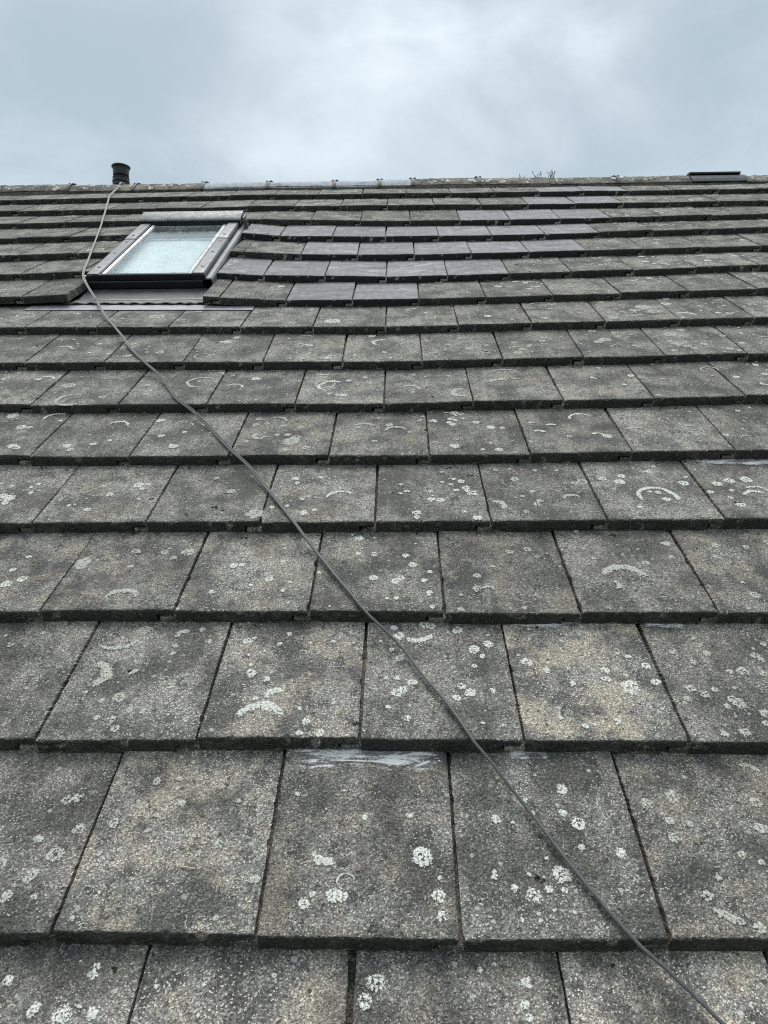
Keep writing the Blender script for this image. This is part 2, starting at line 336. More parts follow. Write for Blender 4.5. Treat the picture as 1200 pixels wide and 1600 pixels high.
CABLE = [(-1.96,5.311,0.0057),(-1.934,5.219,0.0113),(-1.926,5.175,0.0058),(-1.915,5.12,-0.001),(-1.894,5.042,0.0023),(-1.862,4.938,0.0103),
(-1.841,4.861,0.0116),(-1.831,4.812,0.0063),(-1.819,4.755,0.0029),(-1.788,4.655,0.0124),(-1.758,4.556,0.0215),(-1.748,4.511,0.018),
(-1.741,4.47,0.0134),(-1.734,4.431,0.0089),(-1.709,4.346,0.0165),(-1.68,4.248,0.0254),(-1.666,4.188,0.0254),(-1.66,4.15,0.0204),
(-1.655,4.113,0.0155),(-1.644,4.063,0.0149),(-1.621,3.982,0.0207),(-1.6,3.907,0.0261),(-1.587,3.853,0.0264),(-1.581,3.818,0.0224),
(-1.575,3.782,0.0184),(-1.547,3.693,0.03),(-1.537,3.648,0.03),(-1.529,3.61,0.03),(-1.515,3.553,0.03),(-1.503,3.508,0.03),
(-1.489,3.467,0.03),(-1.472,3.427,0.03),(-1.449,3.38,0.03),(-1.434,3.354,0.0232),(-1.419,3.33,0.0167),(-1.402,3.304,0.0097),
(-1.389,3.284,0.0041),(-1.375,3.262,-0.002),(-1.361,3.24,-0.0083),(-1.35,3.224,-0.0132),(-1.3,3.111,0.0146),(-1.289,3.091,0.0107),
(-1.276,3.068,0.0085),(-1.247,3.015,0.0091),(-1.213,2.954,0.0099),(-1.194,2.922,0.0104),(-1.171,2.887,0.0111),(-1.149,2.852,0.0107),
(-1.131,2.827,0.0068),(-1.114,2.803,0.0031),(-1.094,2.773,-0.0015),(-1.075,2.743,-0.006),(-1.051,2.699,-0.0042),(-1.027,2.658,-0.0022),
(-1.004,2.62,-0.0004),(-0.981,2.586,0.0013),(-0.959,2.553,0.0029),(-0.938,2.522,0.0038),(-0.918,2.498,0.0011),(-0.899,2.477,-0.002),
(-0.88,2.455,-0.005),(-0.863,2.434,-0.008),(-0.844,2.408,-0.0117),(-0.823,2.371,-0.0102),(-0.803,2.333,-0.0078),(-0.782,2.293,-0.0053),
(-0.761,2.254,-0.0029),(-0.74,2.218,-0.0006),(-0.717,2.188,0.001),(-0.695,2.165,-0.0008),(-0.675,2.144,-0.0035),(-0.656,2.122,-0.0063),
(-0.638,2.099,-0.0092),(-0.62,2.076,-0.0121),(-0.6,2.047,-0.0121),(-0.579,2.013,-0.0096),(-0.558,1.979,-0.007),(-0.542,1.953,-0.0051),
(-0.526,1.926,-0.0031),(-0.509,1.9,-0.0012),(-0.494,1.876,0.0006),(-0.474,1.847,0.0021),(-0.456,1.825,0.0001),(-0.439,1.804,-0.0025),
(-0.424,1.783,-0.005),(-0.41,1.762,-0.0076),(-0.395,1.741,-0.0102),(-0.38,1.715,-0.0107),(-0.363,1.685,-0.0082),(-0.344,1.65,-0.0054),
(-0.331,1.626,-0.0034),(-0.317,1.6,-0.0012),(-0.303,1.573,0.001),(-0.289,1.547,0.0032),(-0.277,1.524,0.0052),(-0.264,1.501,0.0056),
(-0.253,1.483,0.0036),(-0.243,1.466,0.0016),(-0.233,1.449,-0.0003),(-0.22,1.429,-0.0026),(-0.207,1.408,-0.005),(-0.192,1.383,-0.0065),
(-0.18,1.362,-0.0046),(-0.167,1.338,-0.0026),(-0.154,1.313,-0.0005),(-0.141,1.29,0.0014),(-0.13,1.27,0.0031),(-0.115,1.243,0.0054),
(-0.102,1.22,0.0073),(-0.091,1.199,0.009),(-0.077,1.175,0.0105),(-0.061,1.153,0.009),(-0.05,1.141,0.0074),(-0.038,1.126,0.0056),
(-0.025,1.112,0.0038),(-0.014,1.098,0.0021),(-0.002,1.082,0.0),(0.009,1.066,-0.002),(0.019,1.05,-0.0035),(0.03,1.029,-0.002),
(0.04,1.008,-0.0004),(0.051,0.988,0.001),(0.06,0.972,0.0022),(0.069,0.957,0.0033),(0.078,0.942,0.0044),(0.086,0.927,0.0054),
(0.094,0.912,0.0065),(0.102,0.895,0.0077),(0.109,0.88,0.0088),(0.116,0.864,0.0099),(0.123,0.849,0.0111),(0.129,0.835,0.0112),
(0.137,0.823,0.0099),(0.145,0.812,0.0081),(0.154,0.799,0.006),(0.162,0.788,0.004),(0.17,0.775,0.0019),(0.179,0.761,-0.0003),
(0.187,0.748,-0.0024),(0.195,0.736,-0.0044),(0.203,0.724,-0.0063),(0.211,0.711,-0.0076),(0.218,0.698,-0.007),(0.226,0.682,-0.0063),
(0.234,0.667,-0.0055),(0.241,0.653,-0.0048),(0.248,0.64,-0.0041),(0.254,0.628,-0.0035),(0.261,0.615,-0.0028),(0.269,0.601,-0.002),
(0.277,0.586,-0.0011),(0.285,0.572,-0.0003),(0.293,0.56,0.0005),(0.299,0.548,0.0012),(0.307,0.535,0.0021),(0.313,0.526,0.0027),
(0.319,0.516,0.0034),(0.326,0.506,0.0041),(0.333,0.496,0.0043),(0.341,0.487,0.0041),(0.35,0.478,0.0031),(0.359,0.47,0.0022),
(0.367,0.461,0.0013),(0.376,0.451,0.0002),(0.385,0.442,-0.0009),(0.393,0.432,-0.0019),(0.401,0.424,-0.0029),(0.408,0.415,-0.0038),
(0.417,0.405,-0.005),(0.423,0.398,-0.0058),(0.43,0.39,-0.0066),(0.437,0.382,-0.0075),(0.444,0.373,-0.0078),(0.451,0.364,-0.007),
(0.457,0.355,-0.0062),(0.465,0.345,-0.0054),(0.472,0.334,-0.0045),(0.479,0.325,-0.0036),(0.485,0.317,-0.003),(0.489,0.311,-0.0025)]
LICHEN = [(-0.621,1.01,0.0363,'a',-75,100,0.45),(-0.601,1.139,0.0555,'a',-140,-20,0.14),(-0.552,1.152,0.014,'d',0,360,0.35),(-0.461,1.128,0.0193,'a',60,200,0.5),(-0.428,1.15,0.0084,'d',0,360,0.35),(-0.527,1.01,0.0155,'a',90,200,0.5),
(-0.542,0.948,0.0137,'d',0,360,0.35),(-0.537,0.89,0.0096,'d',0,360,0.35),(-0.523,0.868,0.0095,'d',0,360,0.35),(-0.512,0.914,0.0085,'d',0,360,0.35),(-0.485,0.911,0.0073,'d',0,360,0.35),(-0.568,0.895,0.0073,'d',0,360,0.35),
(-0.573,0.939,0.0075,'d',0,360,0.35),(-0.472,1.097,0.0068,'d',0,360,0.35),(-0.472,1.073,0.0067,'d',0,360,0.35),(-0.405,1.111,0.0082,'d',0,360,0.35),(-0.426,1.01,0.0052,'d',0,360,0.35),(-0.262,0.856,0.0443,'a',12,170,0.32),
(-0.24,0.947,0.0197,'a',40,190,0.5),(-0.234,0.964,0.0075,'d',0,360,0.35),(-0.255,0.923,0.0097,'d',0,360,0.35),(-0.298,1.013,0.0116,'d',0,360,0.35),(-0.265,0.996,0.0076,'d',0,360,0.35),(-0.174,0.884,0.0083,'d',0,360,0.35),
(-0.184,0.851,0.007,'d',0,360,0.35),(-0.146,0.854,0.0093,'d',0,360,0.35),(-0.303,1.038,0.0052,'d',0,360,0.35),(-0.323,1.112,0.0109,'d',0,360,0.35),(-0.254,1.103,0.0068,'d',0,360,0.35),(-0.142,1.112,0.0054,'d',0,360,0.35),
(-0.189,1.107,0.0041,'d',0,360,0.35),(-0.277,0.943,0.0062,'d',0,360,0.35),(-0.623,1.208,0.0399,'a',15,170,0.3),(-0.159,1.646,0.0381,'a',30,185,0.22),(-0.377,1.559,0.0235,'d',0,360,0.35),(0.254,1.596,0.0251,'a',-60,120,0.5),
(0.461,1.628,0.0253,'a',20,180,0.35),(0.689,1.638,0.0538,'r',0,360,0.35),(0.69,1.631,0.0553,'a',-20,60,0.2),(0.961,1.655,0.0336,'r',0,360,0.35),(0.949,1.626,0.0366,'a',40,160,0.25),(0.519,1.301,0.0555,'a',5,165,0.3),
(0.479,1.276,0.0202,'a',-60,60,0.5),(0.199,1.251,0.0201,'a',20,150,0.3),(0.034,1.151,0.0386,'a',-130,-25,0.25),(0.065,1.167,0.0125,'d',0,360,0.35),(0.051,1.171,0.0098,'d',0,360,0.35),(-0.003,1.131,0.0123,'d',0,360,0.35),
(-0.013,1.159,0.0083,'d',0,360,0.35),(0.221,2.273,0.0366,'a',75,290,0.35),(0.36,2.353,0.0484,'a',60,165,0.3),(0.384,2.452,0.0545,'a',20,160,0.15),(0.412,2.389,0.0178,'a',20,160,0.5),(-0.231,2.355,0.0516,'r',0,360,0.35),
(-0.702,2.397,0.0618,'r',0,360,0.35),(-1.108,2.233,0.072,'r',0,360,0.35),(-1.17,2.374,0.0275,'d',0,360,0.35),(-0.682,2.465,0.0468,'a',10,60,0.2),(1.11,2.45,0.0308,'r',0,360,0.35),(0.619,3.14,0.0707,'a',20,170,0.2),
(1.14,2.912,0.0498,'a',10,130,0.25),(0.67,3.045,0.0476,'a',40,150,0.2),(-0.273,2.448,0.0324,'a',40,150,0.2),(-0.329,1.955,0.0294,'d',0,360,0.35),(-0.429,1.994,0.0239,'a',120,270,0.5),(-0.279,1.907,0.0134,'d',0,360,0.35),
(-0.345,2.004,0.012,'d',0,360,0.35),(-0.317,1.984,0.0158,'d',0,360,0.35),(-0.459,2.087,0.0124,'d',0,360,0.35),(-0.459,2.135,0.0105,'d',0,360,0.35),(-0.426,2.097,0.0104,'d',0,360,0.35),(-0.369,2.076,0.0103,'d',0,360,0.35),
(-0.312,2.065,0.0122,'d',0,360,0.35),(-0.379,2.004,0.01,'d',0,360,0.35),(-0.338,1.894,0.0115,'d',0,360,0.35),(-0.466,1.955,0.0079,'d',0,360,0.35),(0.477,2.039,0.0237,'a',40,140,0.4),(0.432,1.997,0.0195,'a',0,150,0.5),
(0.42,2.067,0.012,'a',30,160,0.5),(0.633,1.965,0.0134,'d',0,360,0.35),(0.728,1.994,0.0346,'a',30,150,0.25),(0.597,1.985,0.0077,'d',0,360,0.35),(0.446,0.978,0.0198,'d',0,360,0.35),(0.409,1.026,0.0102,'d',0,360,0.35),
(0.405,1.002,0.0101,'d',0,360,0.35),(0.257,1.05,0.013,'d',0,360,0.35),(0.293,1.025,0.0089,'d',0,360,0.35),(0.398,0.889,0.0082,'d',0,360,0.35),(0.337,0.877,0.007,'d',0,360,0.35),(0.337,0.989,0.0075,'d',0,360,0.35),
(0.355,0.88,0.0047,'d',0,360,0.35),(0.296,0.897,0.0047,'d',0,360,0.35),(0.594,1.053,0.0078,'d',0,360,0.35),(0.64,0.937,0.0145,'d',0,360,0.35),(0.63,0.949,0.0097,'d',0,360,0.35),(0.677,0.912,0.0106,'d',0,360,0.35),
(0.667,0.887,0.0081,'d',0,360,0.35),(0.563,0.977,0.0111,'d',0,360,0.35),(0.584,0.962,0.0098,'d',0,360,0.35),(0.545,0.949,0.0085,'d',0,360,0.35),(0.607,0.974,0.0074,'d',0,360,0.35),(0.615,0.93,0.0072,'d',0,360,0.35),
(0.656,1.025,0.0076,'d',0,360,0.35),(0.681,1.025,0.0127,'d',0,360,0.35),(0.622,0.865,0.0104,'d',0,360,0.35),(0.583,0.861,0.0081,'d',0,360,0.35),(0.49,1.038,0.0064,'d',0,360,0.35),(0.466,1.069,0.0065,'d',0,360,0.35),
(0.631,1.08,0.0092,'d',0,360,0.35),(0.5,0.994,0.01,'d',0,360,0.35),(0.493,1.04,0.0103,'d',0,360,0.35),(0.727,1.073,0.0104,'d',0,360,0.35),(0.033,0.635,0.0171,'d',0,360,0.35),(0.198,0.574,0.0124,'d',0,360,0.35),
(0.222,0.582,0.0067,'d',0,360,0.35),(0.171,0.584,0.0067,'d',0,360,0.35),(0.289,0.694,0.0125,'d',0,360,0.35),(0.144,0.603,0.0059,'d',0,360,0.35),(0.144,0.611,0.0039,'d',0,360,0.35),(0.286,0.651,0.006,'d',0,360,0.35),
(0.344,0.64,0.009,'d',0,360,0.35),(-0.102,0.57,0.0125,'d',0,360,0.35),(-0.089,0.568,0.0096,'d',0,360,0.35),(-0.145,0.556,0.0095,'d',0,360,0.35),(-0.13,0.627,0.009,'d',0,360,0.35),(-0.115,0.625,0.009,'d',0,360,0.35),
(-0.138,0.637,0.0051,'d',0,360,0.35),(-0.549,0.633,0.0142,'d',0,360,0.35),(-0.528,0.679,0.0105,'d',0,360,0.35),(-0.587,0.661,0.0084,'d',0,360,0.35),(-0.447,0.64,0.0061,'d',0,360,0.35),(-0.292,0.653,0.0092,'d',0,360,0.35),
(-0.373,0.728,0.0098,'d',0,360,0.35),(-0.277,0.735,0.0054,'d',0,360,0.35),(-0.399,0.576,0.0039,'d',0,360,0.35),(-0.225,0.595,0.0088,'d',0,360,0.35),(-0.271,0.534,0.0047,'d',0,360,0.35),(-0.57,0.599,0.0099,'d',0,360,0.35),
(-0.593,0.563,0.0107,'d',0,360,0.35),(-0.55,0.563,0.0057,'d',0,360,0.35),(-0.627,0.615,0.0101,'d',0,360,0.35),(-0.573,0.591,0.0078,'d',0,360,0.35),(-0.569,0.736,0.011,'d',0,360,0.35),(-0.554,0.74,0.0099,'d',0,360,0.35),
(-0.473,0.688,0.0095,'d',0,360,0.35),(-0.407,0.705,0.0053,'d',0,360,0.35),(-0.425,0.773,0.0079,'d',0,360,0.35),(-0.388,0.779,0.0068,'d',0,360,0.35),(0.459,0.748,0.0129,'d',0,360,0.35),(0.435,0.668,0.0091,'d',0,360,0.35),
(0.454,0.571,0.0094,'d',0,360,0.35),(0.412,0.735,0.0096,'d',0,360,0.35),(0.532,0.638,0.0079,'d',0,360,0.35),(0.557,0.626,0.0059,'d',0,360,0.35),(0.44,0.7,0.0083,'d',0,360,0.35),(0.594,0.736,0.0107,'d',0,360,0.35),
(0.511,0.523,0.009,'d',0,360,0.35),(0.157,0.703,0.0084,'d',0,360,0.35),(0.22,0.541,0.0046,'d',0,360,0.35),(0.202,0.535,0.0037,'d',0,360,0.35),(0.059,0.541,0.0056,'d',0,360,0.35),(0.275,0.76,0.0098,'d',0,360,0.35),
(0.47,0.695,0.0062,'d',0,360,0.35),(0.481,0.6,0.0058,'d',0,360,0.35),(0.211,0.739,0.0054,'d',0,360,0.35),(0.218,0.713,0.0053,'d',0,360,0.35),(0.015,0.707,0.0064,'d',0,360,0.35),(0.059,0.6,0.0039,'d',0,360,0.35),
(-0.06,0.702,0.0053,'d',0,360,0.35),(-0.134,0.571,0.0058,'d',0,360,0.35),(0.175,0.536,0.0037,'d',0,360,0.35),(-0.085,0.591,0.0137,'r',0,360,0.35),(-0.473,0.57,0.0096,'r',0,360,0.35),(0.604,0.791,0.0267,'a',20,110,0.25),
(0.459,0.548,0.0064,'d',0,360,0.35),(0.469,0.542,0.0073,'d',0,360,0.35),(0.478,0.536,0.0082,'d',0,360,0.35),(0.487,0.532,0.0063,'d',0,360,0.35),(0.462,0.542,0.0055,'d',0,360,0.35),(-0.458,0.415,0.0129,'d',0,360,0.35),
(-0.464,0.41,0.0086,'d',0,360,0.35),(-0.498,0.422,0.0086,'d',0,360,0.35),(-0.501,0.418,0.0078,'d',0,360,0.35),(-0.419,0.416,0.0086,'d',0,360,0.35),(-0.435,0.476,0.0081,'d',0,360,0.35),(-0.433,0.464,0.0072,'d',0,360,0.35),
(-0.551,0.456,0.008,'d',0,360,0.35),(0.173,0.464,0.008,'d',0,360,0.35),(0.177,0.467,0.0053,'d',0,360,0.35),(0.167,0.435,0.0078,'d',0,360,0.35),(0.162,0.433,0.0061,'d',0,360,0.35),(0.172,0.419,0.0068,'d',0,360,0.35),
(-0.051,0.439,0.0114,'d',0,360,0.35),(-0.276,0.457,0.0045,'d',0,360,0.35),(-0.439,0.426,0.0043,'d',0,360,0.35),(-0.007,0.96,0.0123,'d',0,360,0.35),(0.004,0.968,0.0099,'d',0,360,0.35),(0.022,0.987,0.01,'d',0,360,0.35),
(0.028,0.989,0.0075,'d',0,360,0.35),(0.135,0.96,0.0123,'d',0,360,0.35),(0.014,0.893,0.0083,'d',0,360,0.35),(0.178,0.966,0.0074,'d',0,360,0.35),(0.108,0.946,0.0086,'d',0,360,0.35),(0.149,1.037,0.0065,'d',0,360,0.35),
(-0.023,0.921,0.006,'d',0,360,0.35),(0.123,1.151,0.0124,'d',0,360,0.35),(0.154,1.088,0.0133,'d',0,360,0.35),(0.185,1.105,0.0107,'d',0,360,0.35),(-0.006,1.0,0.0063,'d',0,360,0.35),(0.151,0.882,0.0047,'d',0,360,0.35),
(-0.0,1.061,0.0105,'d',0,360,0.35),(-0.018,1.087,0.0067,'d',0,360,0.35),(-0.062,1.409,0.0094,'d',0,360,0.35),(0.015,1.403,0.0093,'d',0,360,0.35),(0.031,1.363,0.0107,'d',0,360,0.35),(-0.011,1.293,0.0103,'d',0,360,0.35),
(0.003,1.306,0.0104,'d',0,360,0.35),(0.056,1.298,0.0088,'d',0,360,0.35),(0.071,1.333,0.0075,'d',0,360,0.35),(-0.06,1.306,0.0119,'d',0,360,0.35),(0.066,1.25,0.0086,'d',0,360,0.35),(0.071,1.197,0.007,'d',0,360,0.35),
(-0.028,1.226,0.0057,'d',0,360,0.35),(-0.008,1.228,0.0071,'d',0,360,0.35),(-0.104,1.482,0.013,'d',0,360,0.35),(-0.302,1.301,0.0119,'d',0,360,0.35),(-0.265,1.255,0.0073,'d',0,360,0.35),(0.174,1.263,0.0115,'d',0,360,0.35),
(0.18,1.314,0.0104,'d',0,360,0.35),(0.136,1.238,0.0057,'d',0,360,0.35),(0.267,1.418,0.0093,'d',0,360,0.35),(0.065,1.243,0.0057,'d',0,360,0.35),(0.271,1.192,0.0069,'d',0,360,0.35),(0.22,1.354,0.006,'d',0,360,0.35),
(0.451,1.192,0.0055,'d',0,360,0.35),(0.585,1.366,0.0105,'d',0,360,0.35),(0.652,1.388,0.0091,'d',0,360,0.35),(0.776,1.441,0.0109,'d',0,360,0.35),(0.846,1.434,0.0093,'d',0,360,0.35),(0.788,1.24,0.0112,'d',0,360,0.35),
(0.761,1.393,0.0106,'d',0,360,0.35),(-0.881,1.302,0.0136,'d',0,360,0.35),(-0.91,1.283,0.015,'d',0,360,0.35),(-0.923,1.343,0.0093,'d',0,360,0.35),(-0.762,1.377,0.0188,'d',0,360,0.35),(-0.763,1.357,0.0155,'d',0,360,0.35),
(-0.653,1.424,0.0128,'d',0,360,0.35),(-0.579,1.42,0.0111,'d',0,360,0.35),(-0.397,1.359,0.0108,'d',0,360,0.35),(-0.378,1.361,0.0077,'d',0,360,0.35),(-0.643,1.356,0.0077,'d',0,360,0.35),(-0.426,1.25,0.0073,'d',0,360,0.35),
(-0.91,1.401,0.008,'d',0,360,0.35),(0.132,1.185,0.0069,'d',0,360,0.35),(0.45,1.513,0.0081,'d',0,360,0.35),(-0.337,1.593,0.0085,'d',0,360,0.35),(-0.261,1.639,0.0069,'d',0,360,0.35),(-0.25,1.561,0.0117,'d',0,360,0.35),
(-0.297,1.6,0.0068,'d',0,360,0.35),(-0.247,1.654,0.0052,'d',0,360,0.35),(-0.295,1.764,0.011,'d',0,360,0.35),(-0.286,1.735,0.009,'d',0,360,0.35),(0.003,1.67,0.007,'d',0,360,0.35),(0.021,1.681,0.0088,'d',0,360,0.35),
(0.045,1.561,0.0133,'d',0,360,0.35),(0.046,1.537,0.0098,'d',0,360,0.35),(0.004,1.725,0.0071,'d',0,360,0.35),(0.197,1.67,0.0156,'d',0,360,0.35),(0.156,1.686,0.0087,'d',0,360,0.35),(0.174,1.741,0.0107,'d',0,360,0.35),
(0.199,1.532,0.013,'d',0,360,0.35),(0.144,1.721,0.0071,'d',0,360,0.35),(0.186,1.682,0.0087,'d',0,360,0.35),(0.362,1.674,0.0086,'d',0,360,0.35),(0.324,1.749,0.0143,'d',0,360,0.35),(0.362,1.601,0.0117,'d',0,360,0.35),
(0.372,1.619,0.0101,'d',0,360,0.35),(0.486,1.721,0.0123,'d',0,360,0.35),(0.509,1.729,0.0158,'d',0,360,0.35),(0.566,1.743,0.0124,'d',0,360,0.35),(0.61,1.722,0.0157,'d',0,360,0.35),(0.625,1.579,0.0082,'d',0,360,0.35),
(0.783,1.715,0.0156,'d',0,360,0.35),(0.87,1.705,0.0155,'d',0,360,0.35),(0.912,1.723,0.0173,'d',0,360,0.35),(0.958,1.73,0.0191,'d',0,360,0.35),(0.835,1.657,0.0101,'d',0,360,0.35),(0.887,1.585,0.0131,'d',0,360,0.35),
(0.452,1.803,0.0073,'d',0,360,0.35),(0.389,1.805,0.0073,'d',0,360,0.35),(-0.884,1.608,0.0069,'d',0,360,0.35),(-1.02,1.682,0.009,'d',0,360,0.35),(-1.069,1.649,0.0213,'d',0,360,0.35),(-1.089,1.664,0.0143,'d',0,360,0.35),
(-0.795,1.669,0.0107,'d',0,360,0.35),(-0.825,1.584,0.0103,'d',0,360,0.35),(-1.02,1.732,0.0073,'d',0,360,0.35),(-0.708,1.73,0.0091,'d',0,360,0.35),(-0.522,1.765,0.0092,'d',0,360,0.35),(-1.172,1.925,0.0157,'d',0,360,0.35),
(-1.213,2.071,0.0167,'d',0,360,0.35),(-1.152,1.911,0.0117,'d',0,360,0.35),(-1.182,2.07,0.0104,'d',0,360,0.35),(-1.006,1.925,0.0157,'d',0,360,0.35),(-0.985,1.897,0.0116,'d',0,360,0.35),(-0.933,1.939,0.0118,'d',0,360,0.35),
(-0.89,1.967,0.0079,'d',0,360,0.35),(-1.106,2.124,0.0085,'d',0,360,0.35),(-0.78,2.127,0.0147,'d',0,360,0.35),(-0.741,2.001,0.012,'d',0,360,0.35),(-0.684,1.923,0.0156,'d',0,360,0.35),(-1.286,2.17,0.0216,'d',0,360,0.35),
(0.169,2.121,0.0124,'d',0,360,0.35),(0.182,2.11,0.0103,'d',0,360,0.35),(0.246,2.091,0.0122,'d',0,360,0.35),(0.17,2.074,0.0121,'d',0,360,0.35),(0.159,2.09,0.0102,'d',0,360,0.35),(0.077,2.153,0.0084,'d',0,360,0.35),
(0.165,1.913,0.0152,'d',0,360,0.35),(0.169,1.917,0.0114,'d',0,360,0.35),(0.295,1.885,0.0131,'d',0,360,0.35),(0.033,2.023,0.008,'d',0,360,0.35),(0.324,2.046,0.01,'d',0,360,0.35),(-0.129,2.063,0.0102,'d',0,360,0.35),
(-0.075,1.953,0.0097,'d',0,360,0.35),(0.518,1.969,0.0096,'d',0,360,0.35),(0.896,1.964,0.0094,'d',0,360,0.35),(0.897,2.035,0.0116,'d',0,360,0.35),(0.977,1.961,0.0094,'d',0,360,0.35),(0.051,2.468,0.0093,'d',0,360,0.35),
(0.177,2.445,0.0114,'d',0,360,0.35),(0.048,2.29,0.0087,'d',0,360,0.35),(0.816,2.408,0.0132,'d',0,360,0.35),(0.843,2.386,0.0109,'d',0,360,0.35),(0.679,2.398,0.0088,'d',0,360,0.35),(0.77,2.319,0.0085,'d',0,360,0.35),
(0.555,2.277,0.0085,'d',0,360,0.35),(0.726,2.499,0.0091,'d',0,360,0.35),(1.286,2.495,0.0133,'d',0,360,0.35),(1.166,2.365,0.0128,'d',0,360,0.35),(1.224,2.297,0.0105,'d',0,360,0.35),(1.276,2.392,0.0129,'d',0,360,0.35),
(-0.889,2.372,0.0137,'d',0,360,0.35),(-0.868,2.315,0.0156,'d',0,360,0.35),(-0.867,2.284,0.0111,'d',0,360,0.35),(-1.303,2.434,0.0117,'d',0,360,0.35),(-1.404,2.503,0.0096,'d',0,360,0.35),(-0.178,2.414,0.0114,'d',0,360,0.35),
(-0.122,2.448,0.0092,'d',0,360,0.35),(-0.187,2.267,0.013,'d',0,360,0.35),(-0.207,2.273,0.0109,'d',0,360,0.35),(0.874,2.919,0.0253,'d',0,360,0.35),(1.039,3.069,0.0366,'d',0,360,0.35),(1.056,2.992,0.0307,'d',0,360,0.35),
(0.985,3.021,0.0207,'d',0,360,0.35),(1.146,3.112,0.0211,'d',0,360,0.35),(1.063,2.771,0.0291,'d',0,360,0.35),(1.058,2.658,0.0211,'d',0,360,0.35),(1.083,2.625,0.0162,'d',0,360,0.35),(1.149,2.643,0.0139,'d',0,360,0.35),
(0.799,2.726,0.0242,'d',0,360,0.35),(0.769,2.704,0.0192,'d',0,360,0.35),(0.857,2.813,0.0149,'d',0,360,0.35),(0.775,2.837,0.0175,'d',0,360,0.35),(0.447,2.598,0.0212,'d',0,360,0.35),(0.465,2.634,0.0143,'d',0,360,0.35),
(0.572,2.769,0.0124,'d',0,360,0.35),(0.338,2.69,0.0098,'d',0,360,0.35),(1.221,2.585,0.0159,'d',0,360,0.35),(1.256,2.738,0.0143,'d',0,360,0.35),(-0.273,2.953,0.0373,'d',0,360,0.35),(-1.029,3.032,0.0381,'d',0,360,0.35),
(-0.68,2.764,0.0204,'d',0,360,0.35),(-0.652,2.823,0.0156,'d',0,360,0.35),(-1.024,2.602,0.0195,'d',0,360,0.35),(-0.912,2.639,0.0172,'d',0,360,0.35),(-1.105,2.625,0.0098,'d',0,360,0.35)]

# ================================================================== the setting
gm = MB(); gm.v = [(-900, -900, 0), (900, -900, 0), (900, 900, 0), (-900, 900, 0)]; gm.f = [(0, 1, 2, 3)]
obj('ground', gm.mesh('ground'), M_GROUND, kind='structure')

# ================================================================== the house
V0, GAUGE, TW, T = 0.5051, 0.33782, 0.295, 0.033
TILE_LEN = 0.415
PHASE = {-4: 0.090, -3: 0.226, -2: 0.092, -1: 0.226, 0: 0.088, 1: 0.2242, 2: 0.0995, 3: 0.2353, 4: 0.0915, 5: 0.2482, 6: 0.0898, 7: 0.2449, 8: 0.094,
         9: 0.2393, 10: 0.0872, 11: 0.2285, 12: 0.0758, 13: 0.2320, 14: 0.0594}
NROW = 15
def w_row(n, u):
    k = ROWS[max(0, min(14, n))]
    if u <= k[0][0]: return k[0][1]
    for (a, wa), (b, wb) in zip(k, k[1:]):
        if u <= b: return wa+(wb-wa)*(u-a)/(b-a)
    return k[-1][1]
def w_head(n, u):
    """level the head of a course-n tile is carried at; below the skylight it ignores the tiles kicked up beside the frame"""
    if n == 7:
        a = min(1, max(0, (u+1.9)/1.4)); return 0.006-0.014*a if u < -.5 else w_row(8, u)
    return w_row(min(n+1, 14), u)
def w_face(u, v):
    n = math.floor((v-V0)/GAUGE); s_ = (v-V0)/GAUGE-n
    return w_row(n, u)*(1-s_)+(w_head(n, u)-T)*s_
ULIM = 4.6
APEX_V = 5.66
EAVE_V = V0-3*GAUGE

house = obj('house', None, mw=Matrix.Translation((0, 2.2, 0)), cat='house',
            label='house roof of weathered grey concrete tiles spotted with pale lichen')
HINV = house.matrix_basis.inverted()
def hpart(name, me, mat, mw=Matrix.Identity(4), kind=None):
    return obj(name, me, mat, house, HINV @ mw, kind)

# walls below the roof (behind and under the camera)
eave, apex = P(0, EAVE_V, -0.12), P(0, APEX_V, -0.12)
y0, y1 = eave.y+0.35, 2*apex.y-eave.y-0.35
zt = P(0, EAVE_V, -0.12).z+0.2
for a, b in (((-ULIM+.25, y0, 0), (ULIM-.25, y0+.25, zt)), ((-ULIM+.25, y1-.25, 0), (ULIM-.25, y1, zt))):
    hpart('wall', MB().box(a, b).mesh('wall'), M_RENDER)
for x in (-ULIM+.25, ULIM-.5):
    prof = [(y0+.252, 0), (y1-.252, 0), (y1-.252, zt), (apex.y, apex.z-.12), (y0+.252, zt)]
    hpart('gable_wall', MB().prism(prof, x, x+.25).mesh('gable_wall'), M_RENDER)
# boarded deck and felt under the tiles
hpart('roof_deck', MB().box((-ULIM, EAVE_V+.05, -.12), (ULIM, APEX_V-.02, -.088)).mesh('roof_deck'), M_FELT, ROOFM)
# the rear slope, never seen from this side: lapped courses in one sheet
rb = MB(); VD2, WD2 = Vector((0, -VDIR.y, VDIR.z)), Vector((0, -WDIR.y, WDIR.z))
ap = P(0, APEX_V, -.02)
for n in range(18):
    d0 = .02+n*GAUGE; d1 = d0+GAUGE
    pts = [ap-VD2*d0-WD2*.03, ap-VD2*d1-WD2*.0, ap-VD2*d1-WD2*.06, ap-VD2*d0-WD2*.06]
    rb.prism([(p.y, p.z) for p in pts], -ULIM, ULIM)
hpart('rear_slope', rb.mesh('rear_slope'), M_TILE_PLAIN)

